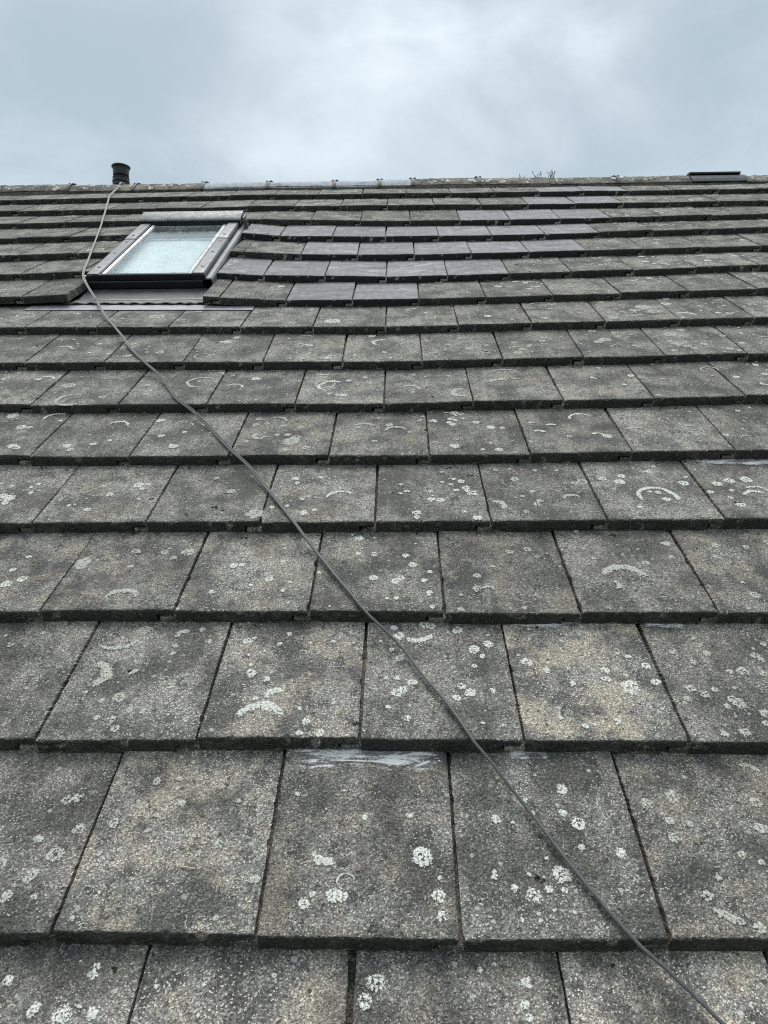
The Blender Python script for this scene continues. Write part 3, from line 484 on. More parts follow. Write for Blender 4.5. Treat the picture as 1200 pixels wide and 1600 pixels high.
# ---- roof tiles -----------------------------------------------------------
def nz(x, y, z, s): return noise.noise((x*s, y*s, z*s))
def tile_mesh(seed, w, cut_left=False, cut_right=False, nu=46):
    """interlocking flat tile: thin overlock along the right, tongue along the left, drip edge in front (v = 0)"""
    if w < 0.12: nu = max(6, int(nu*w/0.29))
    prof = [(0.0010, -T), (-0.0004, -T*.72), (0.0, -T*.42), (-0.0003, -T*.2), (0.0008, -0.0035), (0.0022, -0.0012), (0.0050, -0.0002), (0.010, 0.0)]
    vv = 0.02
    while vv < TILE_LEN: prof.append((vv, 0.0)); vv += 0.012
    prof.append((TILE_LEN, 0.0))
    m = MB(); NV = len(prof); s = seed*13.7
    for i in range(nu+1):
        x = w*i/nu
        ex = min(x, w-x)
        for j, (py, pz) in enumerate(prof):
            lip = 1.0 if j < 8 else 0.0
            yy = py; zz = pz; xx = x
            rag = nz(x, pz, s, 55)*0.0010+nz(x, pz, s+1, 150)*0.00045
            chip = max(0.0, nz(x, s+4, pz, 40)-0.34)*0.024
            if lip: yy += rag+chip*(1.0 if j > 2 else 0.3)
            if j < 1: zz += nz(x, s+8, 0, 60)*0.0012
            zz += (nz(x, py, s, 9)*0.0010+nz(x, py, s+3, 45)*0.00035)*(1 if j > 3 else 0.3)
            if ex < 1e-6:
                rr = nz(py, s+2, x, 55)*0.0010+nz(py, s+5, x, 190)*0.0006
                cc = max(0.0, nz(py, s+9, x, 34)-0.36)*0.014
                xx += (rr+cc) if x < w/2 else (rr-cc)
                if j > 3: zz -= 0.0012
            m.v.append((xx, yy, zz))
    for i in range(nu):
        for j in range(NV-1): m.f.append((i*NV+j, (i+1)*NV+j, (i+1)*NV+j+1, i*NV+j+1))
    lock = 0.0 if cut_right else 0.036
    dep = T if cut_right else T*.5
    # side walls, dropping from the face edges; the right overlock is only half as deep
    for side, i, deep in ((0, 0, T), (1, nu, dep)):
        base = len(m.v)
        for j in range(4, NV): x, y, z = m.v[i*NV+j]; m.v.append((x, y, -deep))
        for j in range(4, NV-1):
            a, b2 = i*NV+j, i*NV+j+1; c, d = base+j-4, base+j-3
            m.f.append((a, b2, d, c) if side == 0 else (b2, a, c, d))
    if lock:      # cut the lower half of the front away under the overlock: a dark socket the neighbour's tongue fills
        kk = int(nu*(1-lock/w))
        drop = set()
        for i in range(kk, nu):
            for j in range(2): drop.add(i*(NV-1)+j)
        m.f = [f for q, f in enumerate(m.f) if q not in drop]
        base = len(m.v)
        for (x, y, z) in ((w*kk/nu, .0015, -T*.45), (w, .0015, -T*.45), (w, .2, -T*.45), (w*kk/nu, .2, -T*.45), (w*kk/nu, .0015, -T), (w*kk/nu, .2, -T)): m.v.append((x, y, z))
        m.f += [(base, base+3, base+2, base+1), (base, base+4, base+5, base+3)]
    if not cut_left:   # tongue reaching under the tile to the left
        x0 = -0.0365; k = 6; base = len(m.v)
        rows2 = [(0.004, -T*.97), (0.003, -T*.7), (0.0042, -T*.60), (0.010, -T*.585), (TILE_LEN, -T*.585)]
        for i in range(k+1):
            x = x0+(0.001-x0)*i/k
            for (y, z) in rows2: m.v.append((x, y+nz(x, s+1, z, 120)*0.0012, z+nz(x, y, s+6, 90)*0.0006))
        r = len(rows2)
        for i in range(k):
            for j in range(r-1): m.f.append((base+i*r+j, base+(i+1)*r+j, base+(i+1)*r+j+1, base+i*r+j+1))
    # underside and head
    b = len(m.v)
    ul = w-lock
    for (x, y, z) in ((0, .001, -T), (ul, .001, -T), (ul, TILE_LEN, -T), (0, TILE_LEN, -T), (0, TILE_LEN, -.001), (w, TILE_LEN, -.001), (w, TILE_LEN, -T*.45)): m.v.append((x, y, z))
    m.f += [(b, b+3, b+2, b+1), (b+3, b+4, b+5, b+6)]
    me = bpy.data.meshes.new('roof_tile'); me.from_pydata(m.v, [], m.f); me.validate()
    me.shade_smooth(); me.set_sharp_from_angle(angle=0.6)
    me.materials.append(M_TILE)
    return me
GAP = 0.0060
FULL = [tile_mesh(k, TW-GAP) for k in range(14)]
CUT_MESH = {}

# skylight opening in roof coordinates
WU0, WU1, WV0, WV1 = -1.468, -0.907, 3.452, 4.455
OPEN_L, OPEN_R = -1.476, -0.868
def tile_frame(n, ua, ub, jit):
    """matrix of a tile whose drip-edge corners lie on the undulating roof"""
    v = V0+GAUGE*n+jit[0]
    wa, wb = w_row(n, ua)+jit[1], w_row(n, ub)+jit[2]
    um = (ua+ub)/2
    wh = w_head(n, um)-T
    o = Vector((ua, v, wa)); ux = Vector((ub-ua, jit[3], wb-wa)).normalized()
    vy = Vector((0, GAUGE, wh-(wa+wb)/2)).normalized()
    wz = ux.cross(vy).normalized(); vy = wz.cross(ux)
    m = Matrix((ux, vy, wz)).transposed().to_4x4(); m.translation = o
    return m
CAMP = Vector((0, 0, 1.097)); CX, CY, CF = Vector((.99977, .0142, -.0164)), Vector((.0052, .576, .8175)), Vector((-.021, .8174, -.5758))
def to_photo(u, v, w=0):
    d = Vector((u, v, w))-CAMP; z = d.dot(CF)
    if z < 0.1: return None
    return 600+1150*d.dot(CX)/z, 800-1150*d.dot(CY)/z
NEW = {8: (446, 657), 9: (341, 812), 10: (465, 922), 11: (377, 945), 12: (716, 965), 13: (815, 975), 14: (835, 985)}
tiles = {}
rest = MB(); rest_list = []
for n in range(-3, NROW):
    ph = PHASE[n]
    k0 = math.floor((-ULIM-ph)/TW)+1
    for k in range(k0, k0+int(2*ULIM/TW)):
        ua, ub = ph+k*TW, ph+(k+1)*TW-GAP
        rj = random.Random(n*1000+k)
        jit = (rj.gauss(0, .0026), rj.gauss(0, .0011), rj.gauss(0, .0011), rj.gauss(0, .0012))
        spans = [(ua, ub, False, False)]
        if 8 <= n <= 11:
            spans = []
            if ua < OPEN_L: spans.append((ua, min(ub, OPEN_L), False, ub > OPEN_L))
            if ub > OPEN_R: spans.append((max(ua, OPEN_R), ub, ua < OPEN_R, False))
        for (a, b, cl_, cr_) in spans:
            if b-a < 0.02: continue
            cen = to_photo((a+b)/2, V0+GAUGE*n+.1)
            ext = [to_photo(x, V0+GAUGE*(n+y)) for x in (a, b) for y in (0, 1)]
            seen = all(ext) and max(e[0] for e in ext) > -25 and min(e[0] for e in ext) < 1225 and min(e[1] for e in ext) < 1640
            fr = tile_frame(n, a, b, jit)
            if seen:
                if cl_ or cr_ : me = tile_mesh(n*3+k, b-a, cl_, cr_)
                else: me = FULL[rj.randrange(len(FULL))]
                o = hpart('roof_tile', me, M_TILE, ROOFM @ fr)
                tail = to_photo((a+b)/2, V0+GAUGE*n)
                new = n in NEW and NEW[n][0] <= tail[0] <= NEW[n][1]
                px, py = cen
                tan = max(0.0, min(1.0, rj.gauss(0.52, .3)))
                if py < 760: tan *= 0.55
                if px < 420 and 480 < py < 830: tan *= 0.4
                tone = 0.47+rj.gauss(0, .14)
                if px < 560 and 440 < py < 640: tone += 0.10
                if new: tan = 0.0; tone = 0.5+rj.gauss(0, .06)
                o.color = (0, tan, max(.1, min(.95, tone)), 1)
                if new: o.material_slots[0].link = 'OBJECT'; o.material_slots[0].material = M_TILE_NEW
                tiles[(n, k, cl_)] = (o, fr, a, b, new, rj)
            else: rest_list.append((fr, b-a, cl_ or cr_, rj.randrange(4)))
# tiles outside the picture: one joined mesh of simple slabs with the same section
for fr, w, c, _ in rest_list:
    i = len(rest.v)
    for p in ((0, 0, 0), (w, 0, 0), (w, TILE_LEN, 0), (0, TILE_LEN, 0), (0, 0, -T), (w, 0, -T), (w, TILE_LEN, -T), (0, TILE_LEN, -T)):
        rest.v.append(tuple(fr @ Vector(p)))
    rest.f += [tuple(i+q for q in f) for f in ((0,1,2,3), (0,4,5,1), (1,5,6,2), (3,2,6,7), (0,3,7,4), (4,7,6,5))]
ro = hpart('outlying_roof_tiles', rest.mesh('outlying_roof_tiles'), M_TILE_PLAIN, ROOFM, 'stuff'); ro.color = (0, .3, .5, 1)

# ---- lichen crusts on the tiles -------------------------------------------
class Crust:
    def __init__(s): s.v = []; s.f = []; s.b = []
    def disc(s, x, y, r, seed, hollow=0.0, hgt=0.0012):
        n = 18 if r > 0.008 else 12; i = len(s.v)
        pw = 0.66+0.5*(0.5+0.5*noise.noise((seed*3.1, 1.7, seed)))
        rings = ((0.0, 1.0-hollow), (0.38, 1.0-hollow*0.9), (0.68, 1.0), (0.86, 0.75), (1.12, 0.0))
        s.v.append((x, y, 0.0009+hgt)); s.b.append(rings[0][1]*pw)
        for q, (f, bb) in enumerate(rings[1:]):
            for k in range(n):
                a = 2*math.pi*k/n
                rr = r*f*(1+0.30*noise.noise((math.cos(a)*1.6, math.sin(a)*1.6, seed))+0.10*noise.noise((math.cos(a)*5, math.sin(a)*5, seed+7)))
                s.v.append((x+rr*math.cos(a), y+rr*math.sin(a), 0.0009+hgt*(1-f*f*0.8))); s.b.append(bb*pw*(1+0.55*noise.noise((math.cos(a)*2.2, math.sin(a)*2.2, seed+3))))
        for k in range(n): s.f.append((i, i+1+k, i+1+(k+1) % n))
        for q in range(3):
            for k in range(n): s.f.append((i+1+q*n+k, i+1+(q+1)*n+k, i+1+(q+1)*n+(k+1) % n, i+1+q*n+(k+1) % n))
    def arc(s, x, y, r, a0, a1, th, seed, closed=False):
        n = max(12, int(abs(a1-a0)/7)); i = len(s.v); cross = ((-1.15, 0.0), (-.55, .85), (0.0, 1.0), (.5, .9), (1.1, 0.0))
        for k in range(n+1):
            t = k/n; a = math.radians(a0+(a1-a0)*t)
            taper = 1.0 if closed else (math.sin(math.pi*min(1, max(0, t)))**0.45)
            wd = r*th*0.5*(0.35+0.65*taper)*(1+0.45*noise.noise((t*6, seed, 2)))
            rr = r*(1+0.07*noise.noise((math.cos(a)*2, math.sin(a)*2, seed)))
            endf = 1.0 if closed else min(1.0, min(t, 1-t)*9)
            for c, bb in cross:
                q = rr-r*th*0.18+wd*c
                s.v.append((x+q*math.cos(a), y+q*math.sin(a), 0.0009+0.0016*bb)); s.b.append(bb*endf*(0.80+0.75*noise.noise((math.cos(a)*1.7, math.sin(a)*1.7, seed+5)) if closed else 1.12+0.5*noise.noise((t*5, seed, 8))))
        m = len(cross)
        for k in range(n):
            for c in range(m-1): s.f.append((i+k*m+c, i+k*m+c+1, i+(k+1)*m+c+1, i+(k+1)*m+c))
    def mesh(s, name, mat):
        me = bpy.data.meshes.new(name); me.from_pydata(s.v, [], s.f)
        bm = bmesh.new(); bm.from_mesh(me)
        for f in bm.faces:
            f.normal_update()
            if f.normal.z < 0: f.normal_flip()
        bm.to_mesh(me); bm.free(); me.shade_smooth()
        at = me.attributes.new('body', 'FLOAT', 'POINT')
        for q, val in enumerate(s.b): at.data[q].value = val
        me.materials.append(mat); return me
crusts = {}
for (u, v, r, kind, a0, a1, th) in LICHEN:
    n = math.floor((v-V0)/GAUGE)
    for (tn, k, c), (o, fr, a, b, new, rj) in tiles.items():
        if tn == n and a-.002 <= u <= b+.002:
            q = fr.inverted() @ Vector((u, v, w_row(n, u)-T*((v-V0)/GAUGE-n)))
            cr = crusts.setdefault((tn, k, c), Crust()); sd_ = u*31+v*17
            r = min(r, 0.052)
            x = max(r*.7, min((b-a)-r*.7, q.x)); y = max(r*.8+.004, q.y)
            if kind == 'd': cr.disc(x, y, r*.94, sd_, 0.25+0.3*rj.random() if r > .009 else 0.0)
            elif kind == 'r': s0 = rj.uniform(-60, 60); cr.arc(x, y, r, s0, s0+rj.uniform(200, 330), .26, sd_)
            else: cr.arc(x, y, r, a0, a1, th*1.5, sd_)
            break
for key, (o, fr, a, b, new, rj) in tiles.items():
    n, k, c = key
    w = b-a
    cr = crusts.setdefault(key, Crust())
    dens = 1.0 if n < 4 else 1.25
    cnt = int(rj.gauss(11, 5)*dens*w/TW)
    if new: cnt = int(rj.random()*5)
    cen = to_photo((a+b)/2, V0+GAUGE*n+.15)
    if cen and cen[0] > 700 and n >= 6 and not new: cnt = int(cnt*2.4)+4
    if cen and cen[0] < 480 and 2 < n < 8: cnt = int(cnt*.8)
    cxs, cys = rj.uniform(.05, .25), rj.uniform(.06, .3)
    for q in range(max(0, cnt)):
        r = min(0.017, max(0.0018, math.exp(rj.gauss(math.log(.0042), .62))))
        if rj.random() < .45: x, y = cxs+rj.gauss(0, .045), cys+rj.gauss(0, .05)
        else: x, y = rj.uniform(0, w), rj.uniform(0, GAUGE)
        if r*1.2 < x < w-r*1.2 and r*1.2+.006 < y < GAUGE-.004: cr.disc(x, y, r, rj.random()*99, 0.0 if r < .006 else rj.random()*.5)
    if not new and n > 3 and rj.random() < .62:      # rings further up the slope
        for q in range(rj.choice((1, 1, 2))):
            r = rj.uniform(.018, .042)
            if w > .2:
                x, y = rj.uniform(r, w-r), rj.uniform(r+.01, GAUGE-r)
                if rj.random() < .12: cr.arc(x, y, r, 0, 360, rj.uniform(.14, .24), rj.random()*99, True)
                else: s0 = rj.uniform(-30, 60); cr.arc(x, y, r, s0, s0+rj.uniform(90, 190), rj.uniform(.2, .4), rj.random()*99)
    if cr.v:
        lo = obj('lichen', cr.mesh('lichen', M_LICHEN if rj.random() < .66 else M_LICHEN_OLD), None, o, None, 'stuff')

# ---- crumbs of moss and dirt -------------------------------------------------
def crumb(m, x, y, r, rj):
    i = len(m.v); ph = (1+5**.5)/2
    for p in ((-1,ph,0),(1,ph,0),(-1,-ph,0),(1,-ph,0),(0,-1,ph),(0,1,ph),(0,-1,-ph),(0,1,-ph),(ph,0,-1),(ph,0,1),(-ph,0,-1),(-ph,0,1)):
        q = r*rj.uniform(.35, .62); m.v.append((x+p[0]*q*1.3, y+p[1]*q, r*.45+p[2]*q*.55))
    m.f += [tuple(i+k for k in f) for f in ((0,11,5),(0,5,1),(0,1,7),(0,7,10),(0,10,11),(1,5,9),(5,11,4),(11,10,2),(10,7,6),(7,1,8),(3,9,4),(3,4,2),(3,2,6),(3,6,8),(3,8,9),(4,9,5),(2,4,11),(6,2,10),(8,6,7),(9,8,1))]
for key, (o, fr, a, b, new, rj) in tiles.items():
    n = key[0]; rq = random.Random(n*77+key[1]); m = MB(); w = b-a
    for q in range(rq.choice((0, 0, 1, 2, 3, 4))):
        c = rq.random()
        if c < .45: x, y = rq.uniform(.01, w-.01), GAUGE-rq.uniform(.003, .03)         # washed down against the lap above
        elif c < .65: x, y = rq.choice((.002, w-.002)), rq.uniform(.02, GAUGE)            # along the joints
        else: x, y = rq.uniform(.01, w-.01), rq.uniform(.01, GAUGE-.02)
        for z in range(rq.choice((1, 1, 2, 4))):
            crumb(m, x+rq.gauss(0, .004), y+rq.gauss(0, .003), rq.uniform(.0013, .0034), rq)
    if m.v: obj('moss', m.mesh('moss'), M_MOSS, o, None, 'stuff')

# ---- lime smears on the freshly uncovered heads of four tiles ---------------
def smear(u0, u1, v0_, v1_):
    n = math.floor(((v0_+v1_)/2-V0)/GAUGE)
    for (tn, k, c), (o, fr, a, b, new, rj) in tiles.items():
        if tn == n and a-.01 <= (u0+u1)/2 <= b:
            inv = fr.inverted(); u0, u1 = max(u0, a+.003), min(u1, b-.003)
            p0, p1 = inv @ Vector((u0, v0_, w_row(n, u0))), inv @ Vector((u1, v1_, w_row(n, u1)))
            nu, nv = 24, 8; cr = Crust()
            for i in range(nu+1):
                for j in range(nv+1):
                    x, y = p0.x+(p1.x-p0.x)*i/nu, p0.y+(p1.y-p0.y)*j/nv
                    cr.v.append((x, y, .0016)); e = min(i, nu-i)/4; cr.b.append(min(1, e)*min(1, max(0, j-1.5-2.5*nz(x, 3, 1, 30))/4.0))
            for i in range(nu):
                for j in range(nv): q = i*(nv+1)+j; cr.f.append((q, q+nv+1, q+nv+2, q+1))
            obj('lime_smear', cr.mesh('lime_smear', M_SMEAR), None, o, None, 'stuff')
            return
smear(-.212, .086, .775, .852); smear(.228, .41, 1.150, 1.19); smear(.84, 1.12, 1.805, 1.865); smear(.19, .27, .810, .850); smear(.42, .62, 1.150, 1.19)

# ---- ridge ----------------------------------------------------------------
UPv = Vector((0, 0, 1))
RIDGE_R, RIDGE_SAG, RIDGE_HALF = 0.158, 0.090, 0.1425
ridge_top = P(0, APEX_V, -.02)+UPv*0.0146
def ridge_dz(u): return 0.004*math.sin(u*1.7+.6)+0.003*math.sin(u*3.9)
ang = math.asin(RIDGE_HALF/RIDGE_R)
def ridge_tile(ua, ub, seed, new):
    m = MB(); nu, na = max(6, int((ub-ua)/.018)), 18; th = .016; L = ub-ua
    for lay in (0, 1):
        for i in range(nu+1):
            x = L*i/nu-L/2
            for j in range(na+1):
                a = -ang+2*ang*j/na; rr = RIDGE_R-lay*th
                amp = 0.0 if new else 1.0
                rr += amp*(nz(x+seed*3, a, 0, 14)*.002+nz(x+seed*5, a*.16, 1, 60)*.0012)
                xx = x+(amp*nz(a, seed, i, 8)*.003 if i in (0, nu) else 0)
                m.v.append((xx, -rr*math.sin(a), rr*math.cos(a)-RIDGE_R))
    S = (nu+1)*(na+1)
    for i in range(nu):
        for j in range(na):
            q = i*(na+1)+j; m.f.append((q, q+na+1, q+na+2, q+1)); m.f.append((S+q, S+q+1, S+q+na+2, S+q+na+1))
    for i in range(nu):
        for j in (0, na): q = i*(na+1)+j; m.f.append((q, q+na+1, S+q+na+1, S+q))
    for j in range(na):
        for i in (0, nu): q = i*(na+1)+j; m.f.append((q, q+1, S+q+1, S+q))
    return m.mesh('ridge_tile', smooth=True)
joints = [-3.72, -3.26, -2.80, -2.327, -1.861, -1.373, -.914, -.446, -.127, .105, .566, 1.057, 1.533, 2.030]
joints2 = [2.40, 2.86, 3.32, 3.78]
def build_ridge(js):
    for q, (a, b) in enumerate(zip(js, js[1:])):
        new = -1.4 < a < .1
        rj = random.Random(int(a*1000))
        p = Vector(((a+b)/2, ridge_top.y, ridge_top.z+ridge_dz((a+b)/2)+rj.gauss(0, .0015)))
        o = hpart('ridge_tile', ridge_tile(a+.003, b-.003, q+js[0], new), M_RIDGE_NEW if new else M_TILE_PLAIN, Matrix.Translation(p) @ Matrix.Rotation(rj.gauss(0, .004), 4, 'Y'))
        o.color = (0, 1.0, .62 if new else .42, 1)
        if new: continue
        cr = Crust()
        for t in range(int((b-a)*95)):
            an, x = rj.uniform(.05, ang-.05), rj.uniform(-(b-a)/2+.02, (b-a)/2-.02)
            i0 = len(cr.v); r = min(.02, math.exp(rj.gauss(math.log(.007), .5)))
            cr.disc(x, an*RIDGE_R, r, rj.random()*99, rj.random()*.6)
            for z in range(i0, len(cr.v)):
                X_, S_, H_ = cr.v[z]; aa = S_/RIDGE_R; cr.v[z] = (X_, -(RIDGE_R+.0015+H_)*math.sin(aa), (RIDGE_R+.0015+H_)*math.cos(aa)-RIDGE_R)
        obj('lichen', cr.mesh('lichen', M_LICHEN), None, o, None, 'stuff')
build_ridge(joints); build_ridge(joints2)
# bedding mortar between ridge and top course
mm = MB()
for i in range(120):
    a, b = -ULIM+i*2*ULIM/120, -ULIM+(i+1)*2*ULIM/120
    w1 = w_row(14, a)-.022
    mm.box((a, 5.506+.004*nz(a, 1, 2, 7), w1-.05), (b+.002, 5.60, w1+.018+.004*nz(a, 5, 2, 9)))
hpart('ridge_mortar', mm.mesh('ridge_mortar'), M_MORTAR, ROOFM)
# dry-fix clips with a washer and screw at the joints
def ridge_clip(u, s=1.0):
    def at(a, out): return Vector((0, -(RIDGE_R+out)*math.sin(a), (RIDGE_R+out)*math.cos(a)-RIDGE_R))
    base = Vector((u, ridge_top.y, ridge_top.z+ridge_dz(u)))
    m = MB(); n = 10; i0 = 0
    for k in range(n+1):
        a = .10+(ang-.06)*k/n
        for x in (-.012, .012):
            for oo in (.003, .007): q = at(a, oo); m.v.append((x, q.y, q.z))
    for k in range(n):
        b = 4*k
        m.f += [(b+1, b+3, b+7, b+5), (b, b+4, b+6, b+2), (b, b+1, b+5, b+4), (b+2, b+6, b+7, b+3)]
    m.f += [(0, 2, 3, 1), (4*n, 4*n+1, 4*n+3, 4*n+2)]
    c = hpart('ridge_clip', m.mesh('ridge_clip'), M_CLIP, Matrix.Translation(base))
    q = at(.25, .006); rot = Matrix.Rotation(.25, 4, 'X')
    w = MB().box((-.024, -.016, -.002), (.024, .016, .0015)).lathe([(.006, .0015), (.006, .003), (.004, .004)], 10)
    obj('clip_washer', w.mesh('clip_washer', bevel=.001), M_CLIP, c, Matrix.Translation(q) @ rot)
    s_ = MB().box((-.020, -.013, 0), (-.008, .002, .004)).box((.006, -.014, 0), (.022, -.004, .004))
    obj('clip_screw', s_.mesh('clip_screw'), M_CLIP_LT, c, Matrix.Translation(at(.36, .0072)) @ Matrix.Rotation(.36, 4, 'X'))
for u in (-2.327, -1.861, -1.373, -.914, -.446, -.127, .105, .566, 1.533): ridge_clip(u)

# ================================================================== roof window
WIN_M = ROOFM @ Matrix.Translation((WU0, WV0, 0))
win = obj('roof_window', None, mw=WIN_M, cat='skylight', label='grey framed roof window with pale glass set into the tiles left of centre')
WW, WL = WU1-WU0, WV1-WV0
TOPW = 0.044
def wpart(name, mb, mat, parent=None, bevel=0.0, smooth=False): return obj(name, mb.mesh(name, smooth, bevel), mat, parent or win)
# fixed outer frame: four bars
fr_ = MB().box((.004, .012, -.075), (.046, WL-.01, .030)).box((WW-.046, .012, -.075), (WW-.004, WL-.01, .030)).box((.047, WL-.05, -.075), (WW-.047, WL-.012, .03)).box((.047, .012, -.075), (WW-.047, .05, -.004))
wpart('frame', fr_, M_BLACKMETAL)
# front of the frame: two black cover profiles, one above the other
wpart('bottom_cover', MB().prism([(-.006, .012), (.011, .012), (.011, .040), (-.001, .040), (-.006, .036)], .030, WW-.030), M_BLACKMETAL, bevel=.002)
wpart('sill_profile', MB().prism([(-.014, -.024), (.010, -.024), (.010, .010), (-.010, .010), (-.014, .006)], .006, WW-.012), M_BLACKMETAL, bevel=.002)
# aluminium covers up each side, in an upper and a lower length with screws
for s in (0, 1):
    x0 = 0.0 if s == 0 else WW-.062
    for (a, b, h) in ((-.002, .596, 0.0), (.592, .930, .003)):
        lo, hi = (x0, x0+.062)
        prof = [(lo, TOPW-.022+h), (lo, TOPW-.004+h), (lo+.006, TOPW+h), (hi-.006, TOPW+h), (hi, TOPW-.006+h), (hi, TOPW-.022+h)]
        c = wpart('side_cover', MB().prism(prof, a, b, axis=1), M_ALU, bevel=.0012)
        for q in ((.10, .34, .54) if h == 0 else (.66,)):
            sc = MB().lathe([(.0085, 0), (.0085, .0022), (.004, .0034)], 12, c=(x0+.031, q))
            so = obj('screw', sc.mesh('screw'), M_SCREW, c, Matrix.Translation((0, 0, TOPW+h)))
    # end cap of the side cover, a pale open hook at the lower end
    wpart('cover_end', MB().box((x0+.004, -.008, TOPW-.034), (x0+.058, -.0025, TOPW-.010)), M_BLACKMETAL)
wpart('cover_hook', MB().box((-.012, -.006, .014), (-.002, .012, .030)).box((-.012, -.006, .0305), (.020, .010, .034)), M_ALU_LIGHT)
# stepped flashing outside the covers
for s in (0, 1):
    if s: prof = [(WW+.001, .012), (WW+.001, .020), (WW+.026, .020), (WW+.034, .012), (WW+.036, -.07), (WW+.032, -.07), (WW+.030, .010), (WW+.024, .012)]
    else: prof = [(-.001, .004), (-.001, .012), (-.003, .012), (-.007, .006), (-.0075, -.07), (-.0065, -.07), (-.006, .004), (-.004, .006)]
    wpart('side_flashing', MB().prism(prof, -.012, WL+.02, axis=1), M_ALU)
# hood over the top
hp = [(.912, TOPW-.010), (.912, TOPW+.018), (.926, TOPW+.027), (1.025, TOPW+.040), (1.04, TOPW+.020), (1.04, -.05), (1.03, -.05), (1.0, TOPW-.010)]
wpart('hood', MB().prism(hp, -.008, WW+.012), M_HOOD, bevel=.003)
wpart('hood_front', MB().box((-.004, .9065, TOPW-.014), (WW+.008, .9115, TOPW+.013)), M_BLACKMETAL)
wpart('corner_flap', MB().box((WW+.026, .912, .012), (WW+.032, .990, .072)).box((WW+.033, .913, .012), (WW+.050, .919, .062)), M_ALU, bevel=.001)
# the sash: beads, rails, glass
for x in (.0645, WW-.0885):
    wpart('glazing_bead', MB().prism([(x, .028), (x, .036), (x+.008, .041), (x+.020, .036), (x+.024, .028)], .012, .910, axis=1), M_ALU_LIGHT)
sash = wpart('sash', MB().box((.062, .0115, .005), (WW-.0625, .030, .035)), M_BLACKMETAL, bevel=.001)
wpart('sash_head', MB().box((.062, .894, .0), (WW-.0625, .906, .032)), M_ALU_LIGHT, bevel=.001)
for x in (.18, .40): obj('drain_clip', MB().box((x, .004, .0352), (x+.012, .026, .039)).mesh('drain_clip'), M_SCREW, sash)
wpart('glass_pane', MB().box((.0895, .0305, .024), (WW-.0895, .8935, .030)), M_GLASS)
bl = MB(); nb_ = 30
for i in range(nb_+1):
    for j in range(13):
        y = .031+(.760-.031)*i/nb_; x = .064+(WW-.128)*j/12
        bl.v.append((x, y, -.012+.004*nz(x, y, 1, 9)+.002*nz(x, y, 3, 25)))
for i in range(nb_):
    for j in range(12): q = i*13+j; bl.f.append((q, q+1, q+14, q+13))
wpart('pale_sheet', bl, M_PALE_SHEET, smooth=True)
wpart('pale_sheet_rail', MB().box((.064, .761, -.016), (WW-.064, .774, -.004)), M_ALU_LIGHT, bevel=.002)
wpart('reveal', MB().box((.062, .032, -.060), (WW-.062, .90, -.052)), M_ROOM)
# apron below: dark tray, folded lip, pleated skirt
wpart('apron', MB().prism([(-.004, -.034), (-.016, -.027), (-.171, -.026), (-.171, -.030), (-.016, -.033), (-.004, -.042)], .000, WW+.03), M_LEADDARK)
wpart('apron_lip', MB().prism([(-.172, -.032), (-.172, -.022), (-.178, -.022), (-.180, -.032)], -.006, WW+.034), M_ALU_LIGHT, bevel=.001)
sk = MB(); nsk = 90
for i in range(nsk+1):
    x = -.055+(WW+.09)*i/nsk
    for j in range(5):
        y = -.179-.038*j/4+(.006*nz(x, 2, 0, 26)+.004*nz(x, 4, 0, 60) if j == 4 else 0)
        z = -.028+(w_row(7, x+WU0)*-.05+(w_head(7, x+WU0)-T)*1.05+.009+.028)*(j/4)+(j/4)*(.003*math.sin(x*95+nz(x, 1, 1, 8)*4)+.002*nz(x, 0, 5, 40))
        sk.v.append((x, y, z))
for i in range(nsk):
    for j in range(4): q = i*5+j; sk.f.append((q, q+5, q+6, q+1))
so_ = wpart('lead_skirt', sk, M_LEAD, smooth=True)
md = so_.modifiers.new('thickness', 'SOLIDIFY'); md.thickness = .0035
st = MB(); ns = 40
for i in range(ns+1):
    u = -1.650+(1.650-.640)*i/ns
    for (v, dz_) in ((3.142, .0), (3.142, .003), (3.26, .003), (3.26, .0)):
        s_ = (v-V0)/GAUGE-7
        st.v.append((u-WU0, v-WV0, w_row(7, u)*(1-s_)+(w_head(7, u)-T)*s_+.0022+dz_))
for i in range(ns):
    q = i*4; st.f += [(q, q+4, q+5, q+1), (q+1, q+5, q+6, q+2), (q+2, q+6, q+7, q+3)]
wpart('flashing_strip', st, M_STRIP)

# ================================================================== soil vent pipe behind the ridge
PU = -2.055
pb = Vector((PU, ridge_top.y+.155, ridge_top.z-.068))
vent = obj('vent_pipe', None, mw=Matrix.Translation(pb), cat='pipe', label='short black plastic vent pipe standing behind the ridge at upper left')
obj('pipe', MB().lathe([(.052, -.25), (.052, .20)], 32).mesh('pipe', True), M_PIPE, vent)
obj('socket', MB().lathe([(.0525, .128), (.061, .132), (.061, .148), (.0555, .153), (.0555, .158), (.0615, .162), (.0615, .174), (.0565, .179), (.0565, .186), (.060, .190), (.060, .197), (.0525, .200)], 32).mesh('socket', True), M_PIPE, vent)
obj('terminal', MB().lathe([(.0526, .208), (.0565, .212), (.0575, .255), (.059, .264), (.066, .270), (.0685, .276), (.066, .281), (.052, .281), (.050, .262), (.050, .215)], 36, cap=False).mesh('terminal', True), M_PIPE, vent)
obj('grille', MB().lathe([(.002, .262), (.0495, .258)], 24).mesh('grille'), M_PIPE_IN, vent)
obj('weathering_collar', MB().lathe([(.0525, .02), (.062, .015), (.085, -.06), (.12, -.18)], 32, cap=False).mesh('weathering_collar', True), M_PIPE, vent)

